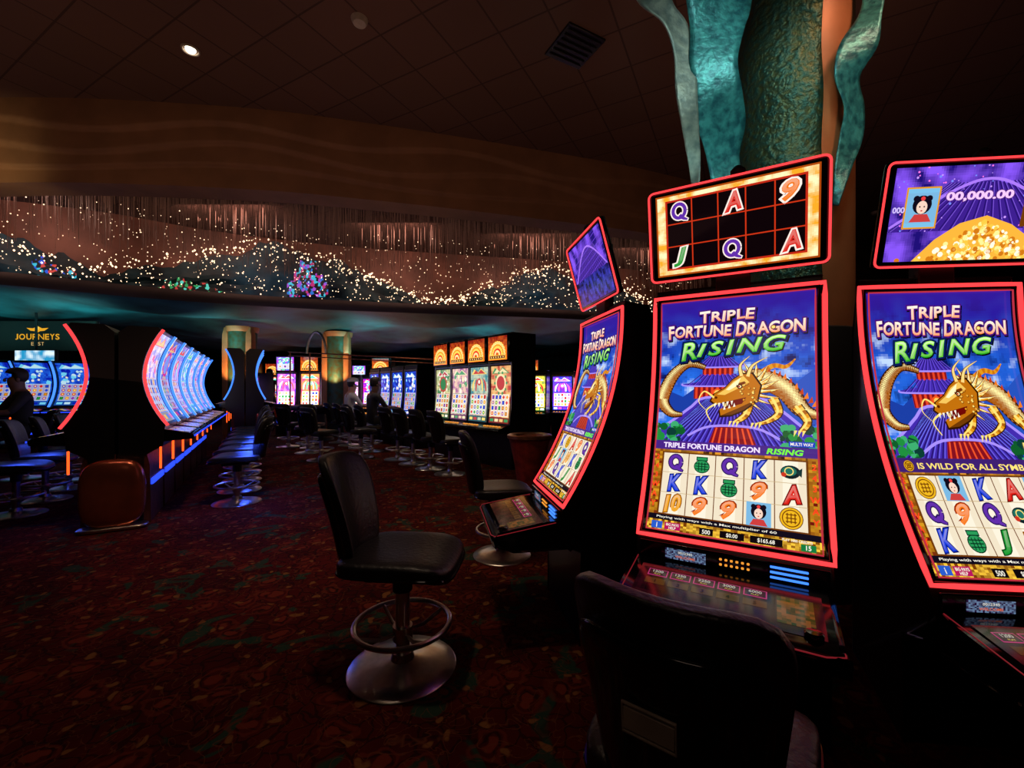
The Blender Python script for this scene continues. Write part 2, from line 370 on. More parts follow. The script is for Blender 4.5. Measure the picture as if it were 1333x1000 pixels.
def art_main(rows,wild=False,seed=0):
    A=Art(540,900)
    def sky(x,y):
        t=y/600; c=mix(L(10,28,160),L(45,125,245),t+.35*nz(x,y,.02,seed))
        n=nz(x,y*1.6,.011,seed+3)+.5*nz(x,y,.03,seed)+.25*nz(x,y,.07,seed)
        if n>.12 and 120<y<540: c=mix(c,L(190,215,252),(n-.12)*1.7)
        if n<-.15: c=mix(c,L(8,18,90),(-n-.15)*2)
        if y<240: c=mix(L(50,25,150),c,y/240)
        return c
    A.grid(0,0,540,620,60,70,sky,0)
    A.poly([(0,420),(40,380),(95,405),(150,360),(200,420),(200,470),(0,470)],L(26,60,160),1)
    A.poly([(380,400),(450,325),(480,345),(540,290),(540,500),(380,500)],L(36,80,185),1);A.poly([(430,350),(450,325),(462,340),(450,360)],L(190,215,250),2)
    pu=[L(66,42,170),L(112,84,225),L(38,20,110)]; hi=L(165,140,250)
    def roof(x0,x1,yt,yb,rx,ly,n=10):
        cx=(x0+x1)/2; A.poly([(x0-12,yb-10),(x0+rx*.5,(yt+yb)/2+4),(cx-rx*.6,yt),(cx+rx*.6,yt),(x1-rx*.5,(yt+yb)/2+4),(x1+12,yb-10),(x1,yb),(x0,yb)],pu[0],ly)
        for i in range(n+1):
            t=i/n; A.stroke([(cx-rx*.55+rx*1.1*t,yt+2),(x0+(x1-x0)*t,yb-1)],3,pu[2],ly+1,1)
            A.stroke([(cx-rx*.55+rx*1.1*t+4,yt+2),(x0+(x1-x0)*t+5,yb-1)],1.8,pu[1],ly+1,1)
        A.stroke([(x0-14,yb-12),(x0+8,yb-2),(x1-8,yb-2),(x1+14,yb-12)],6,hi,ly+2,4)
    roof(140,300,238,285,60,3); A.rect(165,286,275,322,L(130,16,22),3)
    for i in range(6): A.rect(170+i*18,288,178+i*18,322,L(225,65,35),4)
    roof(105,335,312,362,110,4); A.rect(135,363,305,412,L(130,16,22),3)
    for i in range(9): A.rect(140+i*19,365,149+i*19,412,L(225,65,35),4)
    A.circ(220,388,17,L(240,90,30),5);A.circ(220,388,11,L(255,200,90),6)
    A.poly([(0,560),(0,535),(60,500),(130,440),(180,405),(360,405),(430,450),(500,515),(540,540),(540,600),(0,600)],pu[0],5)
    for i in range(34):
        t=i/33; A.stroke([(185+170*t,408),(-90+720*t,600)],5,pu[2],6,1);A.stroke([(188+170*t,408),(-82+720*t,600)],3,mix(pu[1],L(90,150,255),abs(t-.5)),6,1)
    A.stroke([(-5,548),(60,503),(130,443),(180,407),(360,407),(430,452),(500,517),(545,550)],10,hi,7,3)
    A.poly([(190,600),(215,520),(330,520),(360,600)],L(130,16,30),7)
    for i in range(7): A.stroke([(222+i*17,524),(204+i*24,600)],6,L(235,80,40),8,1)
    A.stroke([(120,560),(200,520),(345,520),(430,560)],9,hi,8,4)
    for x0 in(-10,430):
        for k in range(24):
            x=x0+random.random()*120;y=515+random.random()*85; A.circ(x,y,8+random.random()*12,[L(15,90,40),L(30,140,60),L(10,60,50),L(60,170,110)][k%4],8,9)
    dragon(A,9,0,26,1.04)
    pr=L(70,14,120)
    A.letters('TRIPLE',250,74,42,195,24,L(255,248,235),L(255,140,70),pr,rot=-2,seed=4)
    A.letters('FORTUNE DRAGON',270,133,47,478,26,L(255,250,228),L(255,125,45),pr,seed=9,big=(0,8))
    A.circ(407,133,9,L(120,30,10),34);A.circ(407,133,6,GL,35)
    A.letters('RISING',264,204,58,372,34,L(165,255,70),L(5,160,35),L(8,24,80),sh=.3,rot=-4,seed=2)
    A.grid(0,594,540,900,54,40,lambda x,y:mix(L(60,30,12),L(225,150,40),.45+1.1*nz(x,y,.05,5)+.5*nz(x,y,.15,2)),9)
    for x0 in(0,506):
        A.grid(x0,616,x0+34,860,3,26,lambda x,y:mix(L(110,15,10),L(210,150,30),.5+nz(x,y,.09)),10)
        for j,ch in enumerate('243WAY'): A.text(ch,x0+17,646+j*34,19,L(255,70,30),11,bold=.03)
    if wild:
        A.rect(0,576,540,620,L(60,30,110),22); symbol(A,'coin',50,600,40,23); A.text('IS WILD FOR ALL SYMBOLS',290,600,19,GL,23,w=420,bold=.02)
    else:
        A.rect(0,582,540,616,L(70,35,130),22)
        A.text('TRIPLE FORTUNE DRAGON',200,599,20,L(240,230,255),23,w=330,bold=.03,oc=L(110,40,150),ow=.05);A.text('RISING',440,600,20,L(120,255,60),23,w=110,bold=.03,sh=.2)
    A.rect(452,562,528,580,L(20,60,190),22);A.text('MULTI WAY',490,571,11,W_,23,w=66)
    reels(A,38,630,502,846,rows,11)
    A.rect(0,850,540,868,L(15,10,25),14);A.text('Playing with ways with a Max multiplier of 60',225,859,9,W_,15,w=380,bold=.01)
    A.grid(0,868,540,900,50,5,lambda x,y:mix(L(120,60,5),L(250,200,60),.5+1.6*nz(x,y,.13,8)),11)
    for x,w,t in((205,44,'500'),(285,74,'$0.00'),(385,92,'$165.68')):
        A.rect(x-w/2,876,x+w/2,897,L(12,6,10),14);A.text(t,x,887,13,W_,15,bold=.015)
    A.rect(20,874,58,897,L(40,90,200),14);A.text('i',39,886,15,W_,15)
    A.rect(66,874,120,897,L(180,20,90),14);A.text('BIG PAYS',93,881,8,W_,15,bold=.02);A.text('HELP',93,891,8,W_,15,bold=.02)
    A.text('PLAY 1000 CREDITS',470,873,7,W_,15,bold=.02);A.rect(480,879,520,898,L(20,120,60),14);A.text('15',500,888,13,W_,15,bold=.02)
    return A
def art_sign_grid():
    A=Art(600,340)
    def bd(x,y):
        e=min(x,600-x,y,340-y); c=mix(L(255,170,40),L(255,246,190),.5+1.2*nz(x,y,.03)+.3*nz(x,y,.1))
        return mix(c,L(170,70,10),1 if e<7 else 0) 
    A.grid(0,0,600,340,90,50,bd,0)
    x0,y0,x1,y1=46,30,554,310
    A.rect(x0-6,y0-6,x1+6,y1+6,L(190,40,20),1)
    g=[['Q','','A','','9'],['','','','',''],['J','','Q','','A']]
    cw=(x1-x0)/5;ch=(y1-y0)/3
    for i in range(5):
        for j in range(3):
            A.rect(x0+i*cw+2,y0+j*ch+2,x0+(i+1)*cw-2,y0+(j+1)*ch-2,L(12,3,6),2)
            if g[j][i]: symbol(A,g[j][i],x0+(i+.5)*cw,y0+(j+.5)*ch,ch*1.05,3,glow=L(255,235,225))
    for i in range(1,5): A.rect(x0+i*cw-2.5,y0,x0+i*cw+2.5,y1,L(200,50,20),3)
    for j in range(1,3): A.rect(x0,y0+j*ch-2.5,x1,y0+j*ch+2.5,L(200,50,20),3)
    return A
def art_sign_temple(full):
    A=Art(600,340)
    A.grid(0,0,600,340,70,40,lambda x,y:mix(L(30,15,115),L(135,85,245),.4+1.2*nz(x,y,.012,4)+.4*nz(x,y,.04,2)+.15*math.sin(x*.05)),0)
    A.poly([(60,190),(200,90),(330,50),(450,90),(600,200),(600,230),(0,230)],L(60,30,140),1)
    for i in range(22): A.stroke([(325+(i-11)*12,60),(325+(i-11)*36,228)],4,L(36,16,105),2,1); A.stroke([(330+(i-11)*12,60),(332+(i-11)*36,228)],2,L(130,90,220),2,1)
    A.stroke([(0,215),(200,92),(330,50),(450,92),(600,205)],10,L(170,120,250),3)
    if not full:
        for i in range(9): A.stroke([(0,40+i*34),(600,-20+i*30)],3,L(110,70,220),3,1)
        A.grid(0,200,600,340,30,10,lambda x,y:mix(L(12,8,50),L(60,60,190),.4+nz(x,y,.03)),4)
        return A
    for i in range(90): 
        x=random.random()*600;y=random.random()*240; A.circ(x,y,1.5+random.random()*3.5,[L(200,150,255),L(255,120,230),L(120,140,255)][i%3],4,6)
    A.poly([(100,340),(170,262),(250,205),(340,180),(430,215),(520,280),(570,340)],L(250,180,60),5)
    for i in range(260):
        x=random.gauss(340,85);y=340-random.random()*145*max(.1,1-abs(x-340)/230); A.circ(x,y,4+random.random()*7,[L(255,240,150),L(255,200,70),L(255,252,225),L(210,120,20)][i%4],6+i%3,8)
    A.rect(45,70,165,220,GO,8);A.rect(51,76,159,214,L(120,190,230),9);symbol(A,'girl',105,145,112,10)
    A.text('00,000.00',300,110,36,L(240,200,250),9,w=230,bold=.04,oc=L(90,30,120),ow=.05)
    A.rect(455,95,575,225,GD,9);symbol(A,'coin',515,160,130,10)
    A.text('000',25,150,22,L(210,190,255),8,bold=.03)
    return A
def art_generic(pal,seed,w=300,h=480,rc=5,rows=4,wm=.15):
    rnd=random.Random(seed); A=Art(w,h); a,b,c,d=pal
    A.grid(0,0,w,h,18,26,lambda x,y:mix(a,b,.5+1.3*nz(x,y,.02,seed)+.5*nz(x,y,.08,seed)),0)
    A.poly([(w*.06,h*.13),(w*.2,h*.03),(w*.45,h*.09),(w*.6,h*.02),(w*.94,h*.13)],c,1); A.poly([(w*.15,h*.12),(w*.3,h*.05),(w*.45,h*.10),(w*.6,h*.04),(w*.85,h*.12)],d,2)
    k0=seed%3
    if k0==0:
        A.circ(w*.5,h*.3,w*.27,d,1,20);A.circ(w*.5,h*.3,w*.2,a,2,20)
        for k in range(10):
            an=k*math.pi/5; A.circ(w*.5+w*.3*math.cos(an),h*.3+w*.3*math.sin(an),w*.045,c,3,8)
    elif k0==1:
        for k in range(5): A.stroke([(w*(.12+.19*k),h*.44),(w*(.16+.17*k),h*.3),(w*(.3+.1*k),h*.2)],[18,26,3],[c,d,b][k%3],2,5)
        A.circ(w*.5,h*.27,w*.11,d,3,14);A.circ(w*.5,h*.27,w*.06,W_,4,12)
    else:
        for k in range(26): A.circ(w*rnd.uniform(.1,.9),h*rnd.uniform(.16,.46),w*rnd.uniform(.02,.09),[c,d,b,W_][k%4],2,9)
    x0,y0,x1,y1=w*.06,h*.5,w*.94,h*.88; A.rect(x0-4,y0-4,x1+4,y1+4,d,1); A.rect(x0,y0,x1,y1,mix(W_,b,wm),2)
    for i in range(rc):
        for j in range(rows):
            cx=x0+(i+.5)*(x1-x0)/rc;cy=y0+(j+.5)*(y1-y0)/rows; r=w*.06
            cc=[L(220,30,30),L(30,70,220),L(240,150,20),L(30,160,60),L(150,40,180)][rnd.randrange(5)]
            q=rnd.random()
            if q<.4: A.circ(cx,cy,r,cc,3,10);A.circ(cx,cy,r*.5,GL,4,8)
            elif q<.7: A.poly([(cx,cy-r),(cx+r,cy),(cx,cy+r),(cx-r,cy)],cc,3)
            else: A.rect(cx-r*.9,cy-r*.9,cx+r*.9,cy+r*.9,mix(cc,K_,.5),3);A.circ(cx,cy,r*.6,cc,4,8)
        A.rect(x0+i*(x1-x0)/rc-1.5,y0,x0+i*(x1-x0)/rc+1.5,y1,a,3)
    A.rect(0,h*.9,w,h,mix(a,K_,.6),1)
    for k in range(4): A.rect(w*(.06+k*.24),h*.925,w*(.24+k*.24),h*.975,[c,d,b,c][k],2)
    return A
def art_fan(pal,seed):
    A=Art(300,230); a,b,c,d=pal
    A.grid(0,0,300,230,16,12,lambda x,y:mix(L(120,20,10),L(255,120,30),y/230+.4*nz(x,y,.03,seed)),0)
    for t in range(0,181,15):
        an=math.radians(t); x=150+112*math.cos(an);y=175-112*math.sin(an); A.circ(x,y,19,L(255,190,70),1,12);A.circ(x,y,12,L(255,235,160),2,10);A.circ(x,y,6,L(200,40,30),3,8)
    for k,(r,cc) in enumerate(((100,L(255,130,30)),(88,L(255,210,90)),(64,L(220,50,30)),(46,L(255,240,170)),(24,L(240,120,30)))):
        A.poly([(150+r*math.cos(math.radians(t)),180-r*math.sin(math.radians(t))) for t in range(0,181,12)],cc,3+k)
    for t in range(15,180,15): A.stroke([(150,180),(150+92*math.cos(math.radians(t)),180-92*math.sin(math.radians(t)))],2.5,L(190,50,10),9,1)
    A.rect(20,182,280,222,L(255,190,70),9);A.rect(28,188,272,216,L(90,10,30),10)
    for k in range(6): A.circ(55+k*38,202,8,GL,11,8)
    return A

# ------------------------------------------------------------ main pod slot machines
ZT=1.53
def slot_big(loc,rot,w,rows,sign,label,wild=False,taper=1.3,FW=.28,pw=2.1,sdx=0,tilt=.17,sw=1.0,ZB=.63):
    def prof(v): return FW*max(0.0,1-v)**pw
    df=FW-.28; dz=ZB-.63
    R=thing('slot_machine',loc,rot,label,'slot machine','curved slot machines around the column')
    hw=w/2
    S=lambda u,v,o:Vector(((u-.5)*w,-(prof(v)+o),ZB+v*(ZT-ZB)))
    pr=[(-prof(i/20)+.014,ZB+(i/20)*(ZT-ZB)) for i in range(21)]
    body=[(.32,0),(.32,1.40),(.18,1.56),(.02,1.56)]+pr[::-1]+[(-.275-df,.615+dz),(-.30-df,.545+dz),(-.30-df,.47+dz),(-.20,.42+dz),(-.20,0)]
    bb=B().prism(body,-hw+.004,hw-.004); bb.v=[(x*(1-max(0,y)*taper*.6/w),y,z) for x,y,z in bb.v]
    part('body',bb,'black',R,bevel=.006)
    k=.024/w
    A=art_main(rows,wild,seed=int(abs(rot)))
    A.build('screen',lambda u,v,o:S(k+u*(1-2*k),.02+v*.96,o*.5-.008),'screen',R,label='curved portrait game screen')
    def loop(inx,inv,off,seg=22):
        pts=[]
        for i in range(seg+1): pts.append(S(inx,inv+(1-2*inv)*i/seg,off))
        for i in range(1,8): pts.append(S(inx+(1-2*inx)*i/8,1-inv,off))
        for i in range(seg+1): pts.append(S(1-inx,1-inv-(1-2*inv)*i/seg,off))
        for i in range(1,8): pts.append(S(1-inx-(1-2*inx)*i/8,inv,off))
        return pts
    part('screen_bezel',B().tube(loop(.017/w,.011,-.004),.009,8,True,(0,1,.2)),'gloss',R)
    part('light_frame',B().tube(loop(0,-.002,0),.0080,8,True,(0,1,.2)),'red',R,label='glowing red light strip frame')
    part('light_frame',B().tube(loop(.028/w,.021,.006),.0028,6,True,(0,1,.2)),'red2',R,label='thin inner red light line')
    fy=-df; low=[]
    pn=B().box(0,-.294+fy,.583,w*.96,.012,.06); low.append(part('control_panel',pn,'gloss',R,bevel=.004))
    D=Art(120,40); D.grid(0,0,120,40,24,9,lambda x,y:mix(L(120,150,190),L(40,20,60),.5+1.6*nz(x,y,.2)),0); D.text('0012345',60,12,9,W_,1);D.text('WELCOME',60,28,9,L(250,120,80),1)
    low.append(D.build('reader_display',lambda u,v,o:Vector((-.19+u*.13,-.301-o+fy,.563+v*.036)),'screen',R,dim=.6))
    am=B()
    for i in range(6):
        for j in range(2): am.box(-.015+i*.016,-.302+fy,.575+j*.017,.008,.006,.007)
    low.append(part('keypad',am,'amber',R,bevel=.002))
    bt=B()
    for j in range(3): bt.box(.175,-.303+fy,.566+j*.016,.10,.008,.006)
    low.append(part('bill_slot',bt,'bluel',R,bevel=.002))
    dk=part('button_deck',B().prism([(y+fy,z) for y,z in[(-.28,.555),(-.34,.553),(-.565,.515),(-.59,.50),(-.585,.47),(-.50,.445),(-.25,.44)]],-hw+.01,hw-.01),'gloss',R,bevel=.012)
    low.append(dk)
    part('deck_light',B().tube([(x,y+fy,z) for x,y,z in[(-hw+.01,-.31,.558),(-hw+.01,-.585,.512),(-hw+.05,-.598,.508),(hw-.05,-.598,.508),(hw-.01,-.585,.512),(hw-.01,-.31,.558)]],.002,6),'red3',dk)
    D=Art(460,170)
    D.grid(0,0,460,170,40,14,lambda x,y:mix(L(8,3,10),L(60,12,24),.35+1.3*nz(x,y,.03,9)),0)
    for i,t in enumerate(('1200','1250','2250','3000','6000')):
        D.rect(26+i*64,24,82+i*64,58,L(240,70,150),1);D.rect(29+i*64,27,79+i*64,55,L(50,8,36),2);D.text(t,54+i*64,37,12,W_,3);D.text('PLAY',54+i*64,50,6,GL,3)
        D.rect(26+i*64,70,82+i*64,98,L(90,60,26),1);D.text(str(i+1),54+i*64,84,14,L(20,5,5),2)
    D.grid(360,30,440,140,8,11,lambda x,y:mix(L(20,60,20),L(150,90,40),.5+2*nz(x,y,.06,2)),1)
    D.build('deck_display',lambda u,v,o:Vector(((u-.5)*w*.86,-.36-(1-v)*.185+fy,.5515-(1-v)*.0335+o+.002)),'screen',dk,dim=.42)
    part('play_button',B().rev([(.022,0),(.022,.010),(.018,.014),(.0,.015)],24,(hw-.07,-.54+fy,.522)),'gloss',dk)
    for o in low: o.location.z=dz
    RX=Matrix.Rotation(tilt,3,'X'); ws=w*sw
    c0=Vector((sdx,-.02-(tilt-.17)*.18,1.78))
    ts=part('top_sign',B().box(*c0,ws+.03,.03,.365,R=RX),'gloss',R,bevel=.014)
    hw2=ws/2+.012
    sg=lambda u,v,o:c0+RX@Vector(((u-.5)*(ws-.03),-.016-o*.6,(v-.5)*.318))
    sign.build('sign_screen',sg,'screen',ts)
    rp=[]
    hh=.178;rr=.02
    for cx,cz,a0 in((hw2-rr,hh-rr,0),(-hw2+rr,hh-rr,90),(-hw2+rr,-hh+rr,180),(hw2-rr,-hh+rr,270)):
        for kx in range(5):
            a=math.radians(a0+kx*22.5); rp.append(c0+RX@Vector((cx+rr*math.cos(a),-.016,cz+rr*math.sin(a))))
    part('light_frame',B().tube(rp,.0042,6,True,(0,1,0)),'red',ts)
    part('sign_bracket',B().box(0,.03,1.60,.12,.05,.12).box(0,.04,1.75,.10,.03,.3),'blackm',R,bevel=.004)
    part('sign_camera',B().rev([(.022,0),(.026,.015),(.026,.03),(.012,.045),(0,.046)],16,(sdx+.02,-.03-(tilt-.17)*.35,1.955)),'blackm',R)
    return R
r2=[['Q','vase','Q','K','fish'],['K','K','vase','9','A'],['10','9','9','girl','coin']]
r3=[['coin','girl','K','A','girl'],['Q','9','Q','fish','J'],['K','vase','J','10','coin']]
r1=[['K','coin','A','9','Q'],['J','girl','10','K','vase'],['9','Q','K','J','A']]
slot_big((.856,1.67,0),-31,.583,r2,art_sign_grid(),'black curved-screen slot machine with red light frame and golden reel grid')
slot_big((1.560,1.575,0),-6,.535,r3,art_sign_temple(True),'black curved-screen slot machine with purple temple and gold heap sign',True,taper=1.9,FW=.31,pw=2.0,sdx=.085,tilt=.22,sw=1.1,ZB=.565)
slot_big((.455,2.24,0),-80,.56,r1,art_sign_temple(False),'black curved-screen slot machine with plain violet top sign',taper=1.9,tilt=.27,sw=.86)
colm=thing('column',(1.76,2.70,0),0,'copper column wrapped with hammered green and wavy teal metal ribbons','column')
part('shaft',B().rev([(.31,0),(.31,4.5)],64),'colorange',colm)
part('plinth',B().rev([(.40,0),(.40,.5),(.38,1.3),(.34,1.5),(.32,1.51)],40),'blackm',colm)
def wrap(u,v):
    a=math.radians(150+u*112); r=.328+.010*math.sin(v*34+u*5)
    return (r*math.cos(a),r*math.sin(a),1.4+v*3.1)
part('hammered_panel',B().grid(wrap,20,90),'patinag',colm,solid=.012,label='hammered green metal panel')
def ribbon(rows,base,amp,ph,m,label):
    rr=smooth([(float(a),float(b),float(c)) for a,b,c in rows],6)
    b=B(); nu=8; v=[];f=[]
    for i,(py,l,r) in enumerate(rr):
        for k in range(nu+1):
            u=k/nu; d=base+amp*math.sin(py*.03+ph+u*.8)+.05*(u-.5)*math.sin(py*.02+ph*2)
            p=P(l+(r-l)*u,py,d); v.append(p-Vector(colm.location))
    for i in range(len(rr)-1):
        for k in range(nu): f.append((i*(nu+1)+k,i*(nu+1)+k+1,(i+1)*(nu+1)+k+1,(i+1)*(nu+1)+k))
    b.add(v,f); part('metal_ribbon',b,m,colm,solid=.007,label=label,ang=60)
ribbon([(-300,810,850),(-250,850,905),(-120,800,850),(-60,812,868),(0,828,874),(30,862,893),(70,876,905),(120,879,907),(170,888,909),(215,896,912),(255,903,910)],2.25,.05,0,'silver','curling silver metal ribbon')
ribbon([(-300,880,960),(-250,900,990),(-120,880,985),(0,893,978),(40,898,968),(80,897,960),(120,903,966),(160,906,970),(200,918,962),(240,926,964),(290,936,956)],2.26,.045,1.2,'patina','wavy teal metal ribbon')
ribbon([(-260,1110,1150),(-220,1090,1140),(-120,1112,1162),(-20,1122,1154),(20,1118,1148),(60,1092,1142),(100,1086,1118),(140,1098,1124),(180,1092,1122),(220,1086,1108),(268,1085,1092)],2.32,.05,2.2,'patina','wavy teal metal ribbon')

# ------------------------------------------------------------ chairs
def chair(loc,rot,label,scale=(1,1,1),vin='vinyl',group='padded swivel stools',bw=.185):
    R=thing('swivel_stool',loc,rot,label,'stool',group,scale)
    part('base',B().rev([(.225,0),(.228,.005),(.222,.010),(.15,.018),(.09,.027),(.05,.04),(.042,.07)],48),'chrome',R,label='round brushed metal base plate',ang=50)
    part('stem',B().cyl((0,0,.05),(0,0,.40),.03,n=24),'chrome',R)
    fr=B(); fr.tube([(.2*math.cos(math.radians(a)),.2*math.sin(math.radians(a)),.19) for a in range(0,360,10)],.0115,10,True)
    for a in(45,135,225,315):
        c,s_=math.cos(math.radians(a)),math.sin(math.radians(a)); fr.tube([(.03*c,.03*s_,.15),(.1*c,.1*s_,.15),(.2*c,.2*s_,.19)],.008,8)
    fr.cyl((0,0,.12),(0,0,.18),.042,n=20)
    part('foot_ring',fr,'chrome',R)
    part('seat_mount',B().box(0,0,.42,.24,.24,.02).cyl((0,0,.33),(0,0,.415),.042,n=16),'blackm',R,bevel=.004)
    def ws(p):
        p[2]+= -.025*(p[1]>0)*(p[1]/.23)**3 + .012*(abs(p[0])/.23)**2
        return p
    part('seat',B().sup((0,.01,.475),(.215,.235,.040),5,12,ws),vin,R,ang=60)
    part('seat_piping',B().tube([( .217*math.copysign(abs(math.cos(t))**.42,math.cos(t)),.01+.237*math.copysign(abs(math.sin(t))**.42,math.sin(t)),.465-(.025*max(0,math.sin(t))**3)) for t in [2*math.pi*i/60 for i in range(60)]],.005,6,True),'gloss',R)
    def wb(p):
        z=p[2]/.235; x=p[0]
        p[0]=x*(.86+.14*z-.08*max(0,z)**3)
        p[1]+= .09*(x/.235)**2 - .055*(z+1) -.02*z*z
        return p
    part('backrest',B().sup((0,-.20,.69),(bw,.028,.225),5.5,12,wb),vin,R,ang=60)
    part('back_shell',B().sup((0,-.219,.655),(bw-.025,.024,.185),6,10,wb),'gloss',R,ang=60)
    return R
s1=chair((-.455,1.79,0),-95,'black vinyl swivel stool standing alone on the carpet',(.97,.97,.965))
fg=chair((.385,.87,0),-37,'dark padded swivel stool pulled up to the slot machine',(.90,.9,.92),'vinylb',bw=.21)
hb=B().tube([(-.055,-.322,.725),(.035,-.322,.725),(.035,-.318,.675),(-.055,-.318,.675)],.0035,6,True,(0,1,0)); hb.box(-.01,-.317,.700,.086,.012,.036)
part('back_handle',hb,'plate',fg,bevel=.002,label='small worn metal pull plate')
s2=dup(s1,(-.07,3.0,0),-80,'black vinyl swivel stool pushed against the slot machine',(.88,.88,.95))

# ------------------------------------------------------------ left bank machines (concave screens)
def cf(v): return .13*(2*v-1)**2+(.03 if v<.5 else 0)*(1-2*v)
def slot_c(loc,rot,art,label,light='pale',hs=1.0,group='back-to-back slot machine bank',dim=.75):
    w=.60;hw=w/2;R=thing('slot_machine',loc,rot,label,'slot machine',group,(1,1,hs))
    zb,zt=.84,1.68
    S=lambda u,v,o:Vector(((u-.5)*w,-(cf(v)+o),zb+v*(zt-zb)))
    pr=[(-cf(i/16)+.012,zb+(i/16)*(zt-zb)) for i in range(17)]
    body=[(.165,.02),(.165,1.64),(.10,1.70),(-.10,1.70)]+pr[::-1]+[(-.14,.80),(-.13,.66),(-.06,.62),(.0,.58),(.0,.02)]
    part('body',B().prism(body,-hw+.004,hw-.004),'black',R,bevel=.005)
    art.build('screen',lambda u,v,o:S(.08+u*.84,.03+v*.94,o-.006),'screen_far',R,step=art.h/14,dim=dim)
    for sx,m in((0,light),(1,'bluel')):
        part('edge_light',B().tube([S(sx,i/16,.006) for i in range(17)],.012,8,False,(0,1,0)),m,R,label='curved glowing edge strip')
    dk=part('button_deck',B().prism([(-.12,.80),(-.33,.765),(-.35,.745),(-.34,.72),(-.13,.70)],-hw+.02,hw-.02),'gloss',R,bevel=.01)
    d=Art(100,40); d.grid(0,0,100,40,10,4,lambda x,y:[L(180,60,60),L(60,90,220),L(230,200,120),L(30,20,60)][(int(x/10)*3+int(y/10)*5)%4],0)
    d.build('deck_display',lambda u,v,o:Vector(((u-.5)*.46,-.15-(1-v)*.16,.7985-(1-v)*.027+o)),'screen_far',dk,step=40,dim=.6)
    for sx in(-hw,hw):
        sl=B().box(sx,-.115,.56,.012,.016,.19)
        part('side_light',sl,'orange',R,bevel=.004,label='orange glowing side light')
    part('leg_panel',B().prism([(.165,0),(.165,.6),(-.02,.6),(-.04,.5),(-.04,0)],-hw+.012,hw-.012),'copperd',R,bevel=.008,label='dark copper lower cabinet')
    part('under_light',B().box(0,-.355,.742,.59,.008,.014),'blueg',R,label='blue light strip on the deck edge')
    part('base_light',B().box(0,-.047,.35,.5,.014,.05),'blueg',R,label='blue light strip low on the cabinet')
    return R
pals=[(L(240,235,255),L(110,140,250),L(255,80,110),L(255,200,90)),(L(130,160,255),L(40,60,215),L(255,210,90),L(220,40,160)),(L(235,205,255),L(130,90,240),L(80,230,255),L(250,90,90)),(L(120,210,255),L(50,100,230),L(255,250,230),L(120,220,90))]
U=Vector((-.503,.864,0)); N=Vector((.864,.503,0))
c0=Vector((-3.33,3.62,0))
angR=math.degrees(math.atan2(N.x,-N.y)); angL=math.degrees(math.atan2(-N.x,N.y))
ma=[slot_c((0,0,0),0,art_generic(p,i+2,wm=.5),'slot machine with concave glowing screen in a long bank') for i,p in enumerate(pals)]
def place(lst,i,loc,rot,label=None):
    o=lst[i%len(lst)]
    if not o.get('used'): 
        o['used']=1; o.location=loc;o.rotation_euler=(0,0,math.radians(rot)); 
        if label:o['label']=label
        return o
    return dup(o,loc,rot,label)
def redden(root,k):
    e=[c for c in root.children if c.name.startswith('edge_light')]
    o=e[k]; o.data=o.data.copy(); o.data.materials[0]=M['red']; root['label']='slot machine with concave screen and red edge light'
for i in range(7):
    r=place(ma,i,c0+U*(.30+.625*i)+N*.178,angR)
    if i==0: first=r
for i in range(6):
    r=place(ma,i+1,c0+U*(.30+.625*i)-N*.178,angL)
    if i==0: second=r
redden(first,0)
redden(second,1)
for i in range(7):
    p=c0+U*(.42+.625*i)+N*.84; dup(s1,p,angR+random.uniform(-12,12)+0,'black padded stool along the slot machine bank')
for i in range(1,6):
    p=c0+U*(.30+.625*i)-N*.90; dup(s1,p,angL+random.uniform(-12,12),'black padded stool along the slot machine bank',(.92,.92,.93))
endp=thing('end_panel',c0-U*.09,angR,'glossy red-brown metal end cap of the slot machine bank','panel')
part('end_panel_face',B().sup((0,0,.30),(.075,.21,.28),3.2,14),'copperg',endp,ang=70)
part('kick_plate',B().sup((0,0,.02),(.085,.225,.02),4,10),'chrome',endp,ang=60)
bp=[(L(40,120,255),L(10,30,180),L(120,220,255),L(200,240,255))]
mb=[slot_c((0,0,0),0,art_generic(bp[0],11,wm=.5),'slot machine with concave screen edged in blue light','bluel',1.15,'blue-lit slot machine bank')]
c1=Vector((-5.15,8.3,0))
for i in range(2):
    place(mb,0,c1+U*(.3+.625*i)+N*.178,angR); place(mb,0,c1+U*(.3+.625*i)-N*.178,angL)

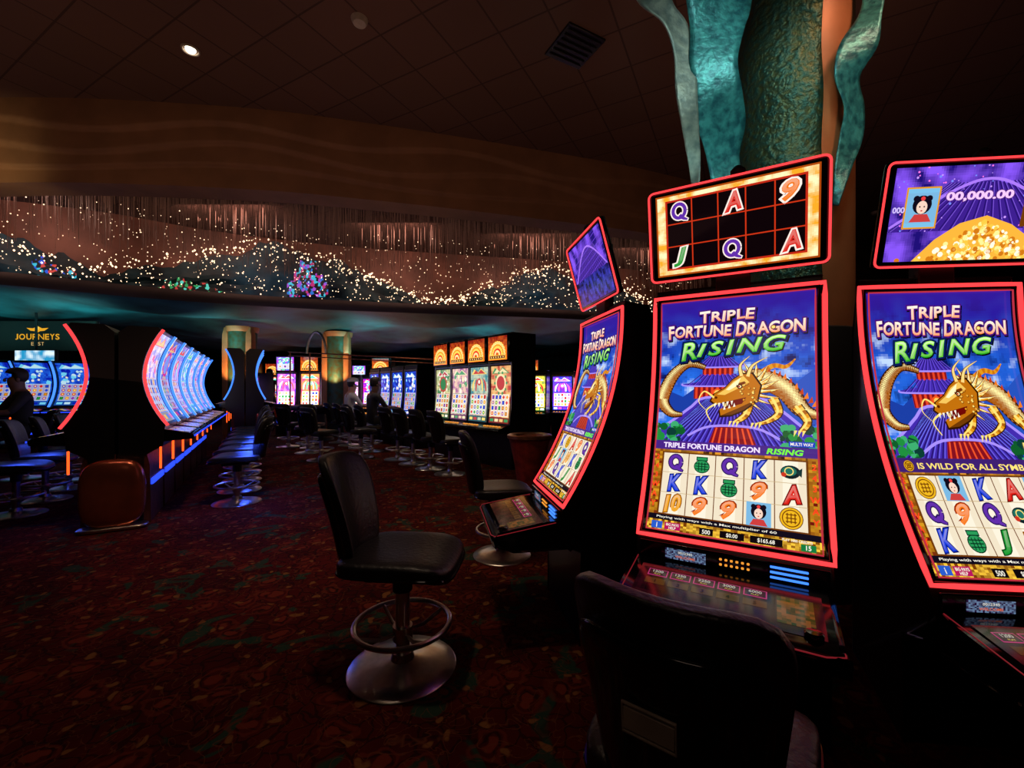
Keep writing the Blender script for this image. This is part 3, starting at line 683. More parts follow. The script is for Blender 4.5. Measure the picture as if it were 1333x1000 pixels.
# ------------------------------------------------------------ upright machines
def slot_up(art,top,label,ht=1.99,group='upright slot machines',w=.54,dim=1.0):
    hw=w/2;R=thing('slot_machine',(0,0,0),0,label,'slot machine',group)
    zs=ht-.44 if top else ht-.10
    body=[(.45,0),(.45,ht),(.02,ht),(0,ht-.02),(.0,1.0),(-.05,.62),(-.06,.56),(-.02,.50),(-.02,0)]
    part('body',B().prism(body,-hw+.003,hw-.003),'black',R,bevel=.008)
    if top:
        part('topper_case',B().box(0,-.03,zs+.22,w-.03,.07,.42),'gloss',R,bevel=.02)
        top.build('top_sign',lambda u,v,o:Vector(((u-.5)*w*.82,-.067-o,zs+.045+v*.35)),'screen_far',R,step=1000,label='bright glowing top sign',dim=1.25)
    art.build('screen',lambda u,v,o:Vector(((u-.5)*w*.86,-.004-o-.05*max(0,1-v*1.8),.66+v*(zs-.70))),'screen_far',R,step=art.h/12,dim=dim)
    fr=B(); 
    for sx in(-1,1): fr.box(sx*(hw-.012),-.008,(.68+zs)/2,.018,.022,zs-.66)
    fr.box(0,-.008,zs-.01,w-.02,.02,.018); part('trim_frame',fr,'chrome',R,bevel=.003)
    dk=part('button_deck',B().prism([(-.04,.64),(-.25,.60),(-.27,.58),(-.25,.54),(-.04,.53)],-hw+.01,hw-.01),'gloss',R,bevel=.01)
    bt=B()
    for i in range(6): bt.rev([(.022,0),(.022,.008),(0,.012)],12,(-hw+.09+i*.07,-.17,.618))
    part('button',bt,'amber',dk)
    return R
mm=[slot_up(art_generic(p,30+i),art_fan(p,i),'upright slot machine with orange fan top sign') for i,p in enumerate([
 (L(190,60,50),L(240,190,120),L(60,150,90),L(250,225,170)),(L(70,140,150),L(200,210,180),L(250,220,120),L(200,70,70)),(L(160,90,150),L(240,200,180),L(250,235,190),L(90,160,110)),(L(60,130,80),L(220,210,150),L(245,240,220),L(190,70,60))])]
E=Vector((-.645,.763,0)); NE=Vector((-.763,-.645,0)); angE=math.degrees(math.atan2(NE.x,-NE.y))
near=Vector((.01,6.2,0))
for i in range(4):
    p=near+E*(.27+.545*i); mm[i].location=p; mm[i].rotation_euler=(0,0,math.radians(angE))
    dup(s1,p+NE*.85+E*.05,angE+random.uniform(-15,15),'black padded stool in front of the upright slot machines')
mbl=slot_up(art_generic((L(40,90,240),L(20,40,160),L(150,220,255),L(250,240,255)),41,wm=.5),None,'short upright slot machine with bright blue screen',1.66)
seats=[]
for i in range(4):
    p=near+E*(3.15+.6*i)
    if i: dup(mbl,p,angE)
    else: mbl.location=p; mbl.rotation_euler=(0,0,math.radians(angE))
    seats.append(p+NE*.8); dup(s1,p+NE*.8,angE,'black padded stool in front of the blue slot machines')
fp=[(L(220,30,110),L(90,30,220),L(255,220,120),L(80,220,255)),(L(30,120,60),L(240,200,60),L(255,250,220),L(230,40,40)),(L(250,240,250),L(255,120,200),L(90,60,220),L(255,200,60)),(L(220,60,30),L(250,160,40),L(255,240,200),L(60,40,160)),(L(40,60,240),L(120,40,230),L(240,240,255),L(255,80,160))]
fm=[slot_up(art_generic(p,60+i,wm=.3),None,lb,1.62,'distant slot machines on the casino floor',dim=2.2) for i,(p,lb) in enumerate(zip(fp,['slot machine with pink and violet screen','slot machine with green and yellow screen','slot machine with pale pink screen','slot machine with orange screen','slot machine with blue and violet screen']))]
far=[(328,11.8,-20),(378,13.0,10),(404,13.8,10),(424,12.2,-15),(456,13,0),(483,13,0),(511,13.2,0),(537,13.5,5),(345,15.2,0),(430,15.8,0),(384,15.8,0),(558,12,-30),(697,10.2,-15),(732,10.7,-15),(766,11.4,-15),(797,13.2,0),(828,13.6,0),(860,13.8,0),(640,15,0),(672,15,0),(600,14.5,0),(455,17,0),(485,17,0),(515,17.4,0),(545,16.5,0),(330,17.5,0),(365,18,0),(584,12.9,-20),(705,14,0),(738,14.2,0)]
for i,(px,d,a) in enumerate(far):
    place(fm,i*3,g(px,d),a)
fm2=slot_up(art_generic((L(255,60,120),L(255,150,60),L(255,240,220),L(80,220,160)),73),art_fan(fp[2],3),'tall slot machine with bright colourful sign',2.05,'distant slot machines on the casino floor',dim=2.0)
fm2.location=g(404,11.2); 
fm3=slot_up(art_generic((L(255,120,220),L(120,60,255),L(200,255,240),L(255,80,80)),70),art_generic((L(200,40,220),L(60,120,255),L(255,255,255),L(60,255,160)),65,300,230,3,1,.3),'tall slot machine with violet and green sign',2.05,'distant slot machines on the casino floor',dim=2.2)
fm3.location=g(373,11.2)
for k,(px,d) in enumerate(((356,14.1),(468,15.2),(496,11.8),(526,15.4),(690,12.4),(440,14.6),(552,15.2),(322,13.6))): dup((fm2,fm3)[k%2],g(px,d),0)
for i in range(3):
    d=7.9+.16*i; dup(mb[0],g(-6+i*52,d),14,'slot machine with concave blue screen',(1,1,1))

bn=thing('waste_bin',(.20,4.9,0),0,'red lacquered tapered bin with flared top','waste bin')
part('bin_body',B().rev([(.12,0),(.13,.02),(.17,.30),(.235,.60),(.24,.62)],36),'redbin',bn)
part('bin_rim',B().rev([(.245,.60),(.255,.61),(.255,.64),(.235,.65),(.16,.64),(.14,.56)],36),'copper',bn)
rl=thing('pipe_frame',(0,0,0),0,'thin copper pipe frame standing above the gaming area','frame')
a=P(375,458,9.2);b_=P(600,470,8.6);b2=B()
b2.cyl(a,b_,.014,n=10).cyl(a+Vector((0,.0,-.08)),b_+Vector((0,0,-.08)),.010,n=10); part('rail',b2,'copper',rl)
for px in(378,405,597):
    t=(px-375)/225; q=a.lerp(b_,t); part('post',B().cyl((q.x,q.y,0),q,.016,n=10),'copper',rl)
arc=B().tube([(P(412,0,9.1).x+.2*math.cos(t),9.1,1.93+.45*math.sin(t)) for t in [math.pi*i/16 for i in range(17)]],.025,8); part('arch',arc,'chrome',rl,label='metallic arch')
tb=thing('gaming_table',(-4.45,10.0,0),0,'dark oval gaming table with padded rail','table')
part('table_top',B().sup((0,0,.72),(.75,.45,.05),2.6,12),'cdark',tb); part('table_rail',B().tube([(.75*math.cos(t),.45*math.sin(t),.75) for t in [2*math.pi*i/40 for i in range(40)]],.05,8,True),'vinylb',tb); part('table_leg',B().rev([(.3,0),(.28,.05),(.12,.15),(.12,.6),(.3,.7)],24),'blackm',tb)
for x,y,r in((-4.55,8.75,0),(-4.0,8.6,5),(-3.75,7.9,20),(-2.6,7.4,-50),(-3.15,7.1,-30)):
    dup(s1,(x,y,0),r,'black padded stool near the gaming table')
# ------------------------------------------------------------ people
def person(loc,rot,pose,label,shirt,pants,skin='skin',cap=None,hz=0):
    R=thing('person',loc,rot,label,'person')
    if pose=='sit':
        J={'pel':(0,0,.60),'sp':(0,.02,.78),'ch':(0,.03,.98),'nk':(0,.04,1.11),'hd':(0,.07,1.19),'ht':(0,.075,1.30)}
        hip=(.09,.02,.585);kn=(.13,.42,.58);an=(.12,.42,.20);ft=(.13,.56,.16);sh=(.19,.03,1.04);el=(.25,.17,.83);wr=(.16,.38,.82);hdir=Vector((0,1,-.1))
    else:
        J={'pel':(0,0,.93),'sp':(0,0,1.12),'ch':(0,0,1.33),'nk':(0,.01,1.47),'hd':(0,.03,1.56),'ht':(0,.03,1.67)}
        hip=(.09,0,.90);kn=(.10,.03,.49);an=(.10,0,.09);ft=(.12,.15,.03);sh=(.19,0,1.39);el=(.25,0,1.11);wr=(.24,.10,.86);hdir=Vector((0,.25,-1))
    v=[];r=[];e=[];zn=[]
    def add(p,rr,z,par=None):
        v.append(tuple(p));r.append(rr);zn.append(z)
        if par is not None:e.append((par,len(v)-1))
        return len(v)-1
    a=add(J['pel'],(.15,.11),1);b=add(J['sp'],(.135,.10),0,a);c=add(J['ch'],(.15,.11),0,b);n=add(J['nk'],(.055,.055),2,c);h=add(J['hd'],(.075,.09),2,n);add(J['ht'],(.075,.09),2,h)
    hdir.normalize()
    for s in(-1,1):
        m=lambda p:(p[0]*s,p[1],p[2])
        i=add(m(hip),(.088,.088),1,a);i=add(m(kn),(.06,.06),1,i);i=add(m(an),(.042,.042),1,i);add(m(ft),(.045,.035),3,i)
        i=add(m(sh),(.062,.062),0,c);i=add(m(el),(.043,.043),0,i);i=add(m(wr),(.028,.028),2,i)
        w=Vector(m(wr)); pl=add(w+hdir*.055,(.034,.016),2,i)
        for k in range(4):
            q=w+hdir*.10+Vector(((k-1.5)*.019,0,0)); j=add(q,(.009,.009),2,pl); add(q+hdir*(.04+(.008 if k in(1,2) else 0))+Vector((0,0,-.012)),(.007,.007),2,j)
        j=add(w+hdir*.05+Vector((-s*.035,0,0)),(.010,.010),2,i);add(w+hdir*.085+Vector((-s*.048,0,0)),(.008,.008),2,j)
    me=bpy.data.meshes.new('p');me.from_pydata(v,e,[]);o=link(bpy.data.objects.new('p',me))
    o.modifiers.new('s','SKIN')
    sv=me.skin_vertices[0].data
    for i,x in enumerate(r): sv[i].radius=x; sv[i].use_root=(i==0)
    sb=o.modifiers.new('u','SUBSURF');sb.levels=2;sb.render_levels=2
    dg=bpy.context.evaluated_depsgraph_get(); m2=bpy.data.meshes.new_from_object(o.evaluated_get(dg))
    bpy.data.objects.remove(o)
    for x in(shirt,pants,skin,'blackm'): m2.materials.append(M[x])
    segs=[(Vector(v[p]),Vector(v[q]),zn[q]) for p,q in e]
    for f in m2.polygons:
        best=1e9;z=0
        for p,q,zz in segs:
            d=q-p;t=max(0,min(1,(f.center-p).dot(d)/d.dot(d)));l=(p+d*t-f.center).length
            if l<best:best=l;z=zz
        f.material_index=z
    m2.shade_smooth(); body=link(bpy.data.objects.new('body',m2)); body.parent=R
    ht=Vector(J['ht']);hd=Vector(J['hd'])
    def wh(p):
        if p[1]>.02 and p[2]<.03: p[1]=.02+(p[1]-.02)*.25
        return p
    part('hair',B().sup(ht+Vector((0,-.012,.0)),(.088,.105,.105),2.3,10,wh),'hair',R,ang=80)
    part('nose',B().sup(hd+Vector((0,.098,.045)),(.012,.016,.022),2.2,4),skin,R,ang=80)
    for s in(-1,1): part('eye',B().sup(hd+Vector((s*.03,.086,.07)),(.011,.008,.007),2,4),'hair',R,ang=80); part('ear',B().sup(hd+Vector((s*.082,.0,.05)),(.012,.018,.03),2,4),skin,R,ang=80)
    part('mouth',B().sup(hd+Vector((0,.088,.005)),(.022,.006,.005),2,4),'redbin',R,ang=80)
    if cap:
        cb=B().sup(ht+Vector((0,.0,.035)),(.098,.115,.085),2.4,10,lambda p:[p[0],p[1],max(p[2],-.01)]); cb.sup(ht+Vector((0,.13,.03)),(.075,.07,.008),3,6)
        part('cap',cb,cap,R,ang=60)
    return R
person(seats[2],angE,'sit','person in white cap and white shirt seated on a stool','cwhite','cdark',cap='cwhite')
person(seats[0],angE,'sit','person in dark jacket seated at a slot machine','cdark','cdark','skind')
person(g(351,12.4),195,'stand','person in dark clothes standing in the aisle','cdark','cdark')
person((-6.35,5.6,.04),150,'sit','person with dark hair and jacket seated among the machines','cdark','cdark','skind')
dup(s1,(-6.35,5.6,0),150,'black padded stool with a seated person')
person(g(514,10.8),20,'sit','person in grey top seated on a stool','cgrey','cdark'); dup(s1,g(514,10.8),20,'black padded stool with a seated person')

# ------------------------------------------------------------ room
def plane(name,x0,x1,y0,y1,z,m):
    return struct(part(name,B().add([(x0,y0,z),(x1,y0,z),(x1,y1,z),(x0,y1,z)],[(0,1,2,3)]),m))
m,n,bs=nt('patterned_carpet'); N_=n.nodes.new;LK=n.links.new
tc=N_('ShaderNodeTexCoord'); wn=N_('ShaderNodeTexNoise');wn.inputs['Scale'].default_value=9;LK(tc.outputs['Object'],wn.inputs['Vector'])
mxv=N_('ShaderNodeMix');mxv.data_type='VECTOR';mxv.inputs['Factor'].default_value=.12;LK(tc.outputs['Object'],mxv.inputs[4]);LK(wn.outputs['Color'],mxv.inputs[5])
def vor(sc,feat='F1'):
    v=N_('ShaderNodeTexVoronoi');v.feature=feat;v.inputs['Scale'].default_value=sc;v.voronoi_dimensions='2D';LK(mxv.outputs[1],v.inputs['Vector']);return v
def ramp(src,stops):
    r=N_('ShaderNodeValToRGB');e=r.color_ramp.elements
    while len(e)<len(stops):e.new(.5)
    for k,(p,c) in enumerate(stops):e[k].position=p;e[k].color=(c,c,c,1) if not isinstance(c,tuple) else (*c,1)
    LK(src,r.inputs['Fac']);return r.outputs['Color']
def cmix(fac,a,b):
    x=N_('ShaderNodeMix');x.data_type='RGBA';LK(fac,x.inputs['Factor'])
    for s,i in((a,6),(b,7)):
        if isinstance(s,tuple):x.inputs[i].default_value=(*s,1)
        else:LK(s,x.inputs[i])
    return x.outputs[2]
n1=N_('ShaderNodeTexNoise');n1.inputs['Scale'].default_value=2.2;n1.inputs['Detail'].default_value=3;LK(tc.outputs['Object'],n1.inputs['Vector'])
base=cmix(ramp(n1.outputs['Fac'],[(.4,0.0),(.6,1.0)]),(.045,.0045,.003),(.078,.007,.004))
v3=vor(17,'DISTANCE_TO_EDGE');base=cmix(ramp(v3.outputs['Distance'],[(0,.7),(.05,.7),(.1,0.),(1,0.)]),base,(.014,.004,.003))
n5=N_('ShaderNodeTexNoise');n5.inputs['Scale'].default_value=3.2;n5.inputs['Distortion'].default_value=1.2;LK(tc.outputs['Object'],n5.inputs['Vector'])
col=cmix(ramp(n5.outputs['Fac'],[(0,0.),(.585,0.),(.61,.8),(.66,.8),(.69,.1),(1,.1)]),base,(.014,.050,.030))
v2=vor(5.2);col=cmix(ramp(v2.outputs['Distance'],[(0,.9),(.10,.9),(.13,0.),(.19,0.),(.22,.5),(.26,.5),(.29,0.),(1,0.)]),col,(.15,.022,.010))
v4=vor(7.4);col=cmix(ramp(v4.outputs['Distance'],[(0,.9),(.08,.9),(.12,0.),(1,0.)]),col,(.20,.08,.022))
n2=N_('ShaderNodeTexNoise');n2.inputs['Scale'].default_value=7;n2.inputs['Distortion'].default_value=2.0;LK(tc.outputs['Object'],n2.inputs['Vector'])
col=cmix(ramp(n2.outputs['Fac'],[(0,0.),(.482,0.),(.5,.8),(.518,0.),(1,0.)]),col,(.13,.04,.014))
LK(col,bs.inputs['Base Color']);bs.inputs['Roughness'].default_value=.95
bs.inputs['Specular IOR Level'].default_value=.05
M['carpet']=m
m,n,bs=nt('ceiling_tiles');N_=n.nodes.new;LK=n.links.new
tc=N_('ShaderNodeTexCoord');mp=N_('ShaderNodeMapping');mp.inputs['Rotation'].default_value=(0,0,math.radians(28));LK(tc.outputs['Object'],mp.inputs['Vector'])
br=N_('ShaderNodeTexBrick');br.offset=0;br.inputs['Scale'].default_value=1;br.inputs['Brick Width'].default_value=.5;br.inputs['Row Height'].default_value=.5;br.inputs['Mortar Size'].default_value=.009
br.inputs['Color1'].default_value=(.12,.058,.044,1);br.inputs['Color2'].default_value=(.10,.05,.038,1);br.inputs['Mortar'].default_value=(.05,.022,.016,1)
LK(mp.outputs['Vector'],br.inputs['Vector']);LK(br.outputs['Color'],bs.inputs['Base Color']);bs.inputs['Roughness'].default_value=.9
M['tiles']=m
plane('floor',-16,14,-3,20,0,'carpet')
plane('ceiling',-16,14,-3,20,4.5,'tiles')
def wall(name,a,b,m,z0=0,z1=4.5):
    struct(part(name,B().add([(a[0],a[1],z0),(b[0],b[1],z0),(b[0],b[1],z1),(a[0],a[1],z1)],[(0,1,2,3)]),m))
wall('wall_back',(-16,20),(14,20),'wallk');wall('wall_left',(-16,-3),(-16,20),'wallk');wall('wall_right',(14,-3),(14,20),'wallk');wall('wall_front',(-16,-3),(14,-3),'wallk')
fpts=smooth([(-16.,8.5),(-12.,6.6),(-9.,5.5),(-6.05,5.08),(-3.42,5.22),(-1.66,5.58),(.37,6.15),(2.21,6.76),(4.65,7.9),(8.,10.),(14.,14.)],20)
def along(pts,u):
    t=u*(len(pts)-1);i=min(int(t),len(pts)-2);k=t-i;return [pts[i][j]*(1-k)+pts[i+1][j]*k for j in range(2)]
def sst(x): x=max(0,min(1,x));return x*x*(3-2*x)
def fas(u,v):
    x,y=along(fpts,u);z=3.6+v*.92;o=0
    for k,(zb,am,fr,ph) in enumerate(((3.80,.05,.9,0),(4.0,.09,1.15,1.4),(4.22,.07,1.4,3))): o+=.05*sst((z-(zb+am*math.sin(x*fr*1.6+ph)))/.03)
    return (x,y-o,z)
struct(part('trim_1',B().grid(fas,220,60),'tan',ang=80))
struct(part('trim_2',B().grid(lambda u,v:(along(fpts,u)[0],along(fpts,u)[1]+v*.35,3.6),200,1),'tan'))
bpts=smooth([(-16.,4.8),(-12.,5.2),(-9.5,5.8),(-7.7,6.5),(-6.2,7.5),(-4.0,8.4),(-1.5,9.0),(1.26,9.6),(3.4,10.4),(8.,12.5),(14.,16.)],20)
struct(part('trim_3',B().grid(lambda u,v:(along(bpts,u)[0],along(bpts,u)[1]-.05*math.sin(v*math.pi),2.74+v*.20),200,6),'band',ang=80))
M['low']=mat('teal_soffit',(.035,.16,.17),.55,scale=1.1,col2=(.002,.008,.011))
struct(part('ceiling.001',B().grid(lambda u,v:(along(bpts,u)[0],along(bpts,u)[1]+(20-along(bpts,u)[1])*v,2.74+.13*math.sin(along(bpts,u)[0]*1.3+v*7)*math.sin(v*6.28*3)),200,60),'low',ang=80))
struct(part('ceiling.002',B().grid(lambda u,v:(along(bpts,u)[0],along(bpts,u)[1]+1.6*v,2.94),200,2),'tealw'))
struct(part('wall_recess',B().grid(lambda u,v:(along(bpts,u)[0],along(bpts,u)[1]+1.6,2.9+v*1.61),200,4),'bronze'))
def mz(x):
    pk=[(-5.0,1.36,2.9),(-4.0,1.1,2.4),(-6.3,.75,1.2),(.9,1.25,2.7),(2.4,1.1,2.0),(-.4,.6,1.1),(-9.2,1.0,2.4),(-8.0,.6,1.1),(5.2,1.1,2.4),(8.5,1.2,2.6),(-12.5,1.0,2.6)]
    return 2.97+max(.22,max(h*max(0,1-abs(x-c)/w)**.9 for c,h,w in pk)+.15*nz(x*2.2,0,1))+.10*nz(x*7,0,1)
def bt(x):
    for i in range(len(bpts)-1):
        if bpts[i][0]<=x<=bpts[i+1][0]:
            t=(x-bpts[i][0])/(bpts[i+1][0]-bpts[i][0]);return bpts[i][1]*(1-t)+bpts[i+1][1]*t
    return bpts[-1][1]
mt=B().grid(lambda u,v:(-15+27*u,bt(-15+27*u)+1.2+.3*nz(u*50,v*4,1)*(1-v),2.94+v*(max(2.97,mz(-15+27*u))-2.94)),400,12)
tag(part('mountain_relief',mt,'mount',ang=20),'dark teal mountain-shaped relief behind the hanging crystals','decoration')
cur=thing('crystal_bead_curtain',(0,0,0),0,'hanging curtain of glass rods with tiny warm lights','chandelier'); cur['kind']='stuff'
rb=B();bb=B();rnd=random.Random(5)
for i in range(2000):
    x=rnd.uniform(-10,4.5); y=bt(x)-.1-rnd.random()*1.5; z1=4.45; z0=3.25+rnd.random()*.9
    s=.003; rb.add([(x-s,y,z0),(x+s,y,z0),(x,y+s,z0),(x-s,y,z1),(x+s,y,z1),(x,y+s,z1)],[(0,1,4,3),(1,2,5,4),(2,0,3,5)])
def bead(x,y,z,s):
    bb.add([(x+s,y,z),(x-s,y,z),(x,y+s,z),(x,y-s,z),(x,y,z+s),(x,y,z-s)],[(0,2,4),(2,1,4),(1,3,4),(3,0,4),(2,0,5),(1,2,5),(3,1,5),(0,3,5)])
for i in range(2500):
    x=rnd.uniform(-10,4.5); y=bt(x)+.85-rnd.random()*.3
    k=rnd.random(); h=mz(x)-2.97
    if k<.34:
        if rnd.random()>.45+h*.3: continue
        bead(x,y,2.97+h*(1-abs(rnd.gauss(0,.18))),rnd.choice([.013,.016,.020,.025]))
    elif k<.52:
        bead(x,y,2.97+max(h,.4)*rnd.random()**1.2,rnd.choice([.010,.014,.018]))
    else: bead(x,y-.9,2.95+1.3*rnd.random()**1.2,rnd.choice([.005,.007,.009,.012]))
part('glass_rods',rb,'rod',cur,kind='stuff',ang=80);part('light_beads',bb,'bead',cur,kind='stuff',ang=80)
def reflm(name,cols):  # emissive colour cells painted as reflections of the coloured screens
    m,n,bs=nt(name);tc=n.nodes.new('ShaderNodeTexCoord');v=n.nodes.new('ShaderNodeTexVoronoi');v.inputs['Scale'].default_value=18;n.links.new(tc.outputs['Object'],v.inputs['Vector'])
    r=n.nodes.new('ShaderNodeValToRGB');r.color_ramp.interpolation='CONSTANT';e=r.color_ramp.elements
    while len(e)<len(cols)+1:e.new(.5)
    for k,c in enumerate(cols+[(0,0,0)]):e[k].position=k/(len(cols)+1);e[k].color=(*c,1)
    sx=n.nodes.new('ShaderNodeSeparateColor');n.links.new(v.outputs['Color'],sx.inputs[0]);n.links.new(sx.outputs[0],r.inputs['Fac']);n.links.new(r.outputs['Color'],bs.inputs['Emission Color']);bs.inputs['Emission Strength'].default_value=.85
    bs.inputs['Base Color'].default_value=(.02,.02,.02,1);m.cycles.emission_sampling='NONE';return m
M['refl1']=reflm('pink_violet_reflection',[L(200,40,120),L(10,5,15),L(60,200,230),L(10,10,20),L(170,80,220),L(5,8,14),L(40,120,220)]);M['refl2']=reflm('green_red_reflection',[L(30,160,90),L(5,10,10),L(210,60,60),L(8,15,15),L(90,220,200),L(5,8,8)]);M['refl3']=reflm('blue_red_reflection',[L(30,90,230),L(5,10,20),L(60,200,230),L(8,10,25),L(220,70,60),L(5,8,12)])
def reflection_patch(px,py,d,w,h,mm_,lb,steps):  # stepped glowing sheet standing in for screen reflections in the recess
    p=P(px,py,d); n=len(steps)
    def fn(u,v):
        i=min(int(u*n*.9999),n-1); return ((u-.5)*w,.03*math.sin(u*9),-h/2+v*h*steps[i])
    o=part('painted_reflection',B().grid(fn,n*6,6),mm_,solid=.01);o.location=p;tag(o,lb,'decoration','painted screen reflections in the ceiling recess')
reflection_patch(400,362,9.0,.85,.78,'refl1','glowing painted reflection of screens in pink and violet behind the crystals',[.45,.7,1,.85,.95,.6,.4]);reflection_patch(240,374,8.15,1.4,.36,'refl2','glowing painted reflection of screens in green and red behind the crystals',[.4,.6,.9,.7,1,.8,.6,.8,.5,.3]);reflection_patch(38,344,7.5,1.6,.48,'refl3','glowing painted reflection of screens in blue and red behind the crystals',[.6,.9,.7,1,.6,.8,.5,.35,.3])
def spot(loc,tgt,e,col,ang,r=.03,bl=.6):
    l=bpy.data.lights.new('spot','SPOT');l.energy=e;l.color=col;l.spot_size=math.radians(ang);l.spot_blend=bl;l.shadow_soft_size=r
    o=link(bpy.data.objects.new('spot_light',l));o.location=loc;o.rotation_euler=(Vector(tgt)-Vector(loc)).to_track_quat('-Z','Y').to_euler()
for k,(px,d) in enumerate(((316,10.1),(441,11.0))):
    p=g(px,d);c=thing('column',p,0,'round column with gold-green centre and lit copper sides','column','columns under the soffit')
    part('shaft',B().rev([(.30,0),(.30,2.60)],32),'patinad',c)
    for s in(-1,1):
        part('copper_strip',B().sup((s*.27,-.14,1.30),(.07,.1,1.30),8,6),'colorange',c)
    part('capital',B().rev([(.31,2.5),(.33,2.54),(.34,2.62)],32),'colorange',c)
    spot(p+Vector((0,-.75,1.3)),p+Vector((0,0,2.1)),55,(1,.7,.3),90)
sg=thing('wall_sign',(0,0,0),0,'dark brown sign board with gold lettering and winged emblem','sign')
c=P(45,440,8.8)
part('board',B().box(c.x,c.y+.1,c.z+.05,2.4,.08,.62),'board',sg,bevel=.01)
A=Art(660,260)
ws=[('J',.5),('O',1.05),('U',.9),('R',.8),('N',1.0),('E',.7),('Y',.8),('S',.7)]; x=25; k=610/sum(w for _,w in ws)
for ch,w in ws: A.text(ch,x+w*k/2,140,62,L(240,175,40),0,w=w*k*.84,bold=.02 if ch!='N' else 0); x+=w*k
for i,ch in enumerate('EAST'): A.text(ch,262+i*46,215,36,L(220,155,40),0,w=34,bold=0)
mpf=lambda u,v,o:Vector((c.x-.5+u*1.0,c.y+.055-o,c.z-.2+v*.5))
A.build('lettering',mpf,'screen_far',sg,step=1000,dim=.8)
A=Art(660,260)
for s in(-1,1): A.poly([(330,25),(330+s*60,50),(330+s*150,45),(330+s*95,75),(330+s*35,80),(330,95)],L(250,180,40),0)
A.circ(330,48,22,L(255,220,90),2); A.build('emblem',mpf,'screen_far',sg,step=1000,dim=.8)
tv=thing('monitor',P(45,464,8.5),0,'wall-hung monitor with pale blue picture','monitor')
part('monitor_case',B().box(0,.03,0,.84,.05,.27),'blackm',tv,bevel=.01);A=Art(80,26);A.grid(0,0,80,26,24,8,lambda x,y:mix(L(40,150,200),L(225,245,255),.4+1.3*nz(x,y,.08)),0);A.build('monitor_screen',lambda u,v,o:Vector(((u-.5)*.78,-o,(v-.5)*.23)),'screen_far',tv,step=100)
part('ceiling_mount',B().cyl((0,.03,.1),(0,.03,2.70-P(45,464,8.5).z),.02),'blackm',tv)
def fix(px,py,kind,z=4.5):
    d=(z-H)*F/(HY-py);p=Vector(((px-CX)/F*d,d,z))
    if kind=='lamp':
        t=thing('recessed_light',p,0,'small lit recessed ceiling spotlight','ceiling light');part('trim_ring',B().tube([(.07*math.cos(a),.07*math.sin(a),-.008) for a in [2*math.pi*i/24 for i in range(24)]],.012,8,True),'white',t);part('bulb',B().rev([(.0,-.03),(.035,-.025),(.045,-.01),(.045,-.002)],16),'lamp',t)
    elif kind=='det':
        t=thing('smoke_detector',p,0,'round white ceiling smoke detector','smoke detector','ceiling smoke detectors');part('detector_body',B().rev([(.03,-.05),(.055,-.045),(.07,-.02),(.075,0)],24),'white',t)
    else:
        t=thing('air_vent',p,28,'square black ceiling air vent','vent');b=B().box(0,0,-.01,.42,.42,.02)
        part('vent_frame',b,'black',t,bevel=.004);s=B()
        for i in range(6): s.box(0,-.16+i*.064,-.022,.36,.024,.006,R=Matrix.Rotation(.5,3,'X'))
        part('louver',s,'black',t)
fix(248,64,'lamp');fix(468,25,'det');fix(1140,276,'det');fix(748,60,'vent')
# ------------------------------------------------------------ lights
def area(loc,tgt,e,col,sx,sy=None):
    l=bpy.data.lights.new('area','AREA');l.energy=e;l.color=col;l.shape='RECTANGLE';l.size=sx;l.size_y=sy or sx
    o=link(bpy.data.objects.new('area_light',l));o.location=loc;o.rotation_euler=(Vector(tgt)-Vector(loc)).to_track_quat('-Z','Y').to_euler()
spot((-1.2,2.6,4.45),(-1.8,4.4,0),190,(1,.68,.45),75,.15,1)
spot((-.6,1.6,4.45),(-.7,2.0,0),75,(1,.72,.5),55,.1,1)
spot((-2.5,8,2.66),(-2.5,8,0),40,(1,.75,.6),110,.03,1)
area((-.5,-.9,2.6),(.3,.7,.7),1.6,(1,.7,.55),.8,.8)  # added soft fill behind the camera for near objects, no fixture there
area((-2,2.5,1.5),(-2,3.2,4.5),5,(1,.5,.35),5,3)  # unseen fill added to brighten the ceiling from below
area((3,4,2.2),(3,4,4.5),3,(1,.5,.35),4,3)
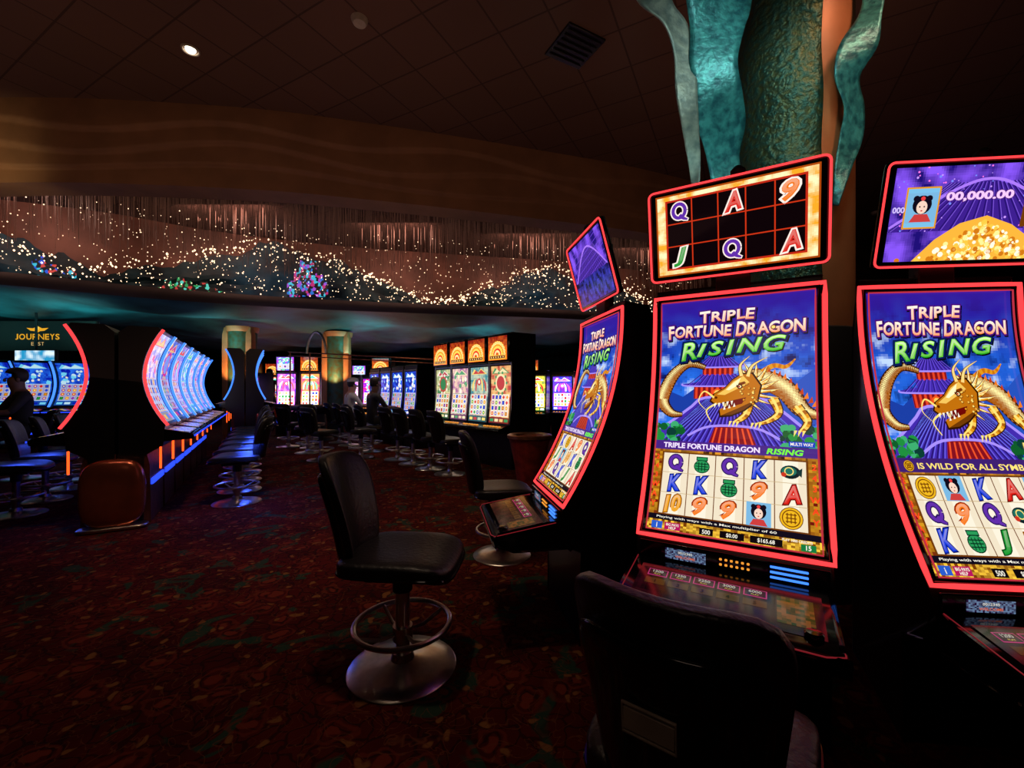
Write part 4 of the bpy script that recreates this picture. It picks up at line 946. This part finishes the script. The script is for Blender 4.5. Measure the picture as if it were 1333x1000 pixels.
for x in(-7.5,-4.2,-1.2,2.): area((x,3.2,2.6),(x,5.6,4.1),4.8,(1,.58,.34),1.5,.4)
spot((-6.3,3.9,2.9),(-6.05,5.1,3.8),42,(1,.76,.34),55,.15,1)
for x in(-8,-5.2,-2.4,.4,3.2): area((x,bt(x)-.3,4.3),(x,bt(x)+1.6,3.5),15,(1,.55,.42),1.6,.3)
for x in(-5.,.9,-9): spot((x,bt(x)-.1,3.12),(x,bt(x)+1.2,3.6),11,(.2,.6,1),120,.05,1)
for x,y,e in((-8.5,8.2,12),(-6.6,9.2,10),(-3.6,10.6,12),(-1,11.2,10),(-10.5,8,10)): area((x,y,2.15),(x,y+.3,2.8),e,(.15,.8,.85),1.2,.6)
for x,y,e in((-2.62,4.3,6),(-2.98,4.9,5),(-3.3,5.5,5),(-3.62,6.1,5),(-4.5,3.95,2),(-4.95,4.6,2)): area((x,y,.60),(x+.02,y,0),e,(.04,.10,1),.2,.2)
spot((-2.9,2.3,2.9),(-3.25,3.5,.4),14,(1,.55,.4),30,.05,1)
spot((1.05,1.35,3.5),(1.25,2.3,2.75),38,(.65,1,.95),60,.25)
spot((1.0,1.95,1.95),(1.25,2.35,3.2),8,(.55,1,.95),80)
spot((2.1,1.7,3.9),(2.0,2.4,2.9),34,(1,.62,.38),60,.15)
spot((1.62,1.85,1.95),(1.9,2.4,3.2),12,(1,.6,.35),60)
spot((1.9,1.9,1.9),(1.95,2.3,3.2),9,(.5,1,1),50)
w=bpy.data.worlds.new('w');scene.world=w;w.use_nodes=True;w.node_tree.nodes['Background'].inputs[0].default_value=(.01,.008,.008,1);w.node_tree.nodes['Background'].inputs[1].default_value=.4
cam=bpy.data.cameras.new('camera');cam.sensor_width=36;cam.lens=F/1333*36;cam.shift_y=(HY-500)/1333;cam.clip_start=.02
co=link(bpy.data.objects.new('camera',cam));co.location=(0,0,H);co.rotation_euler=(math.radians(90),0,0);scene.camera=co
for o in bpy.data.objects:
    if 'used' in o: del o['used']
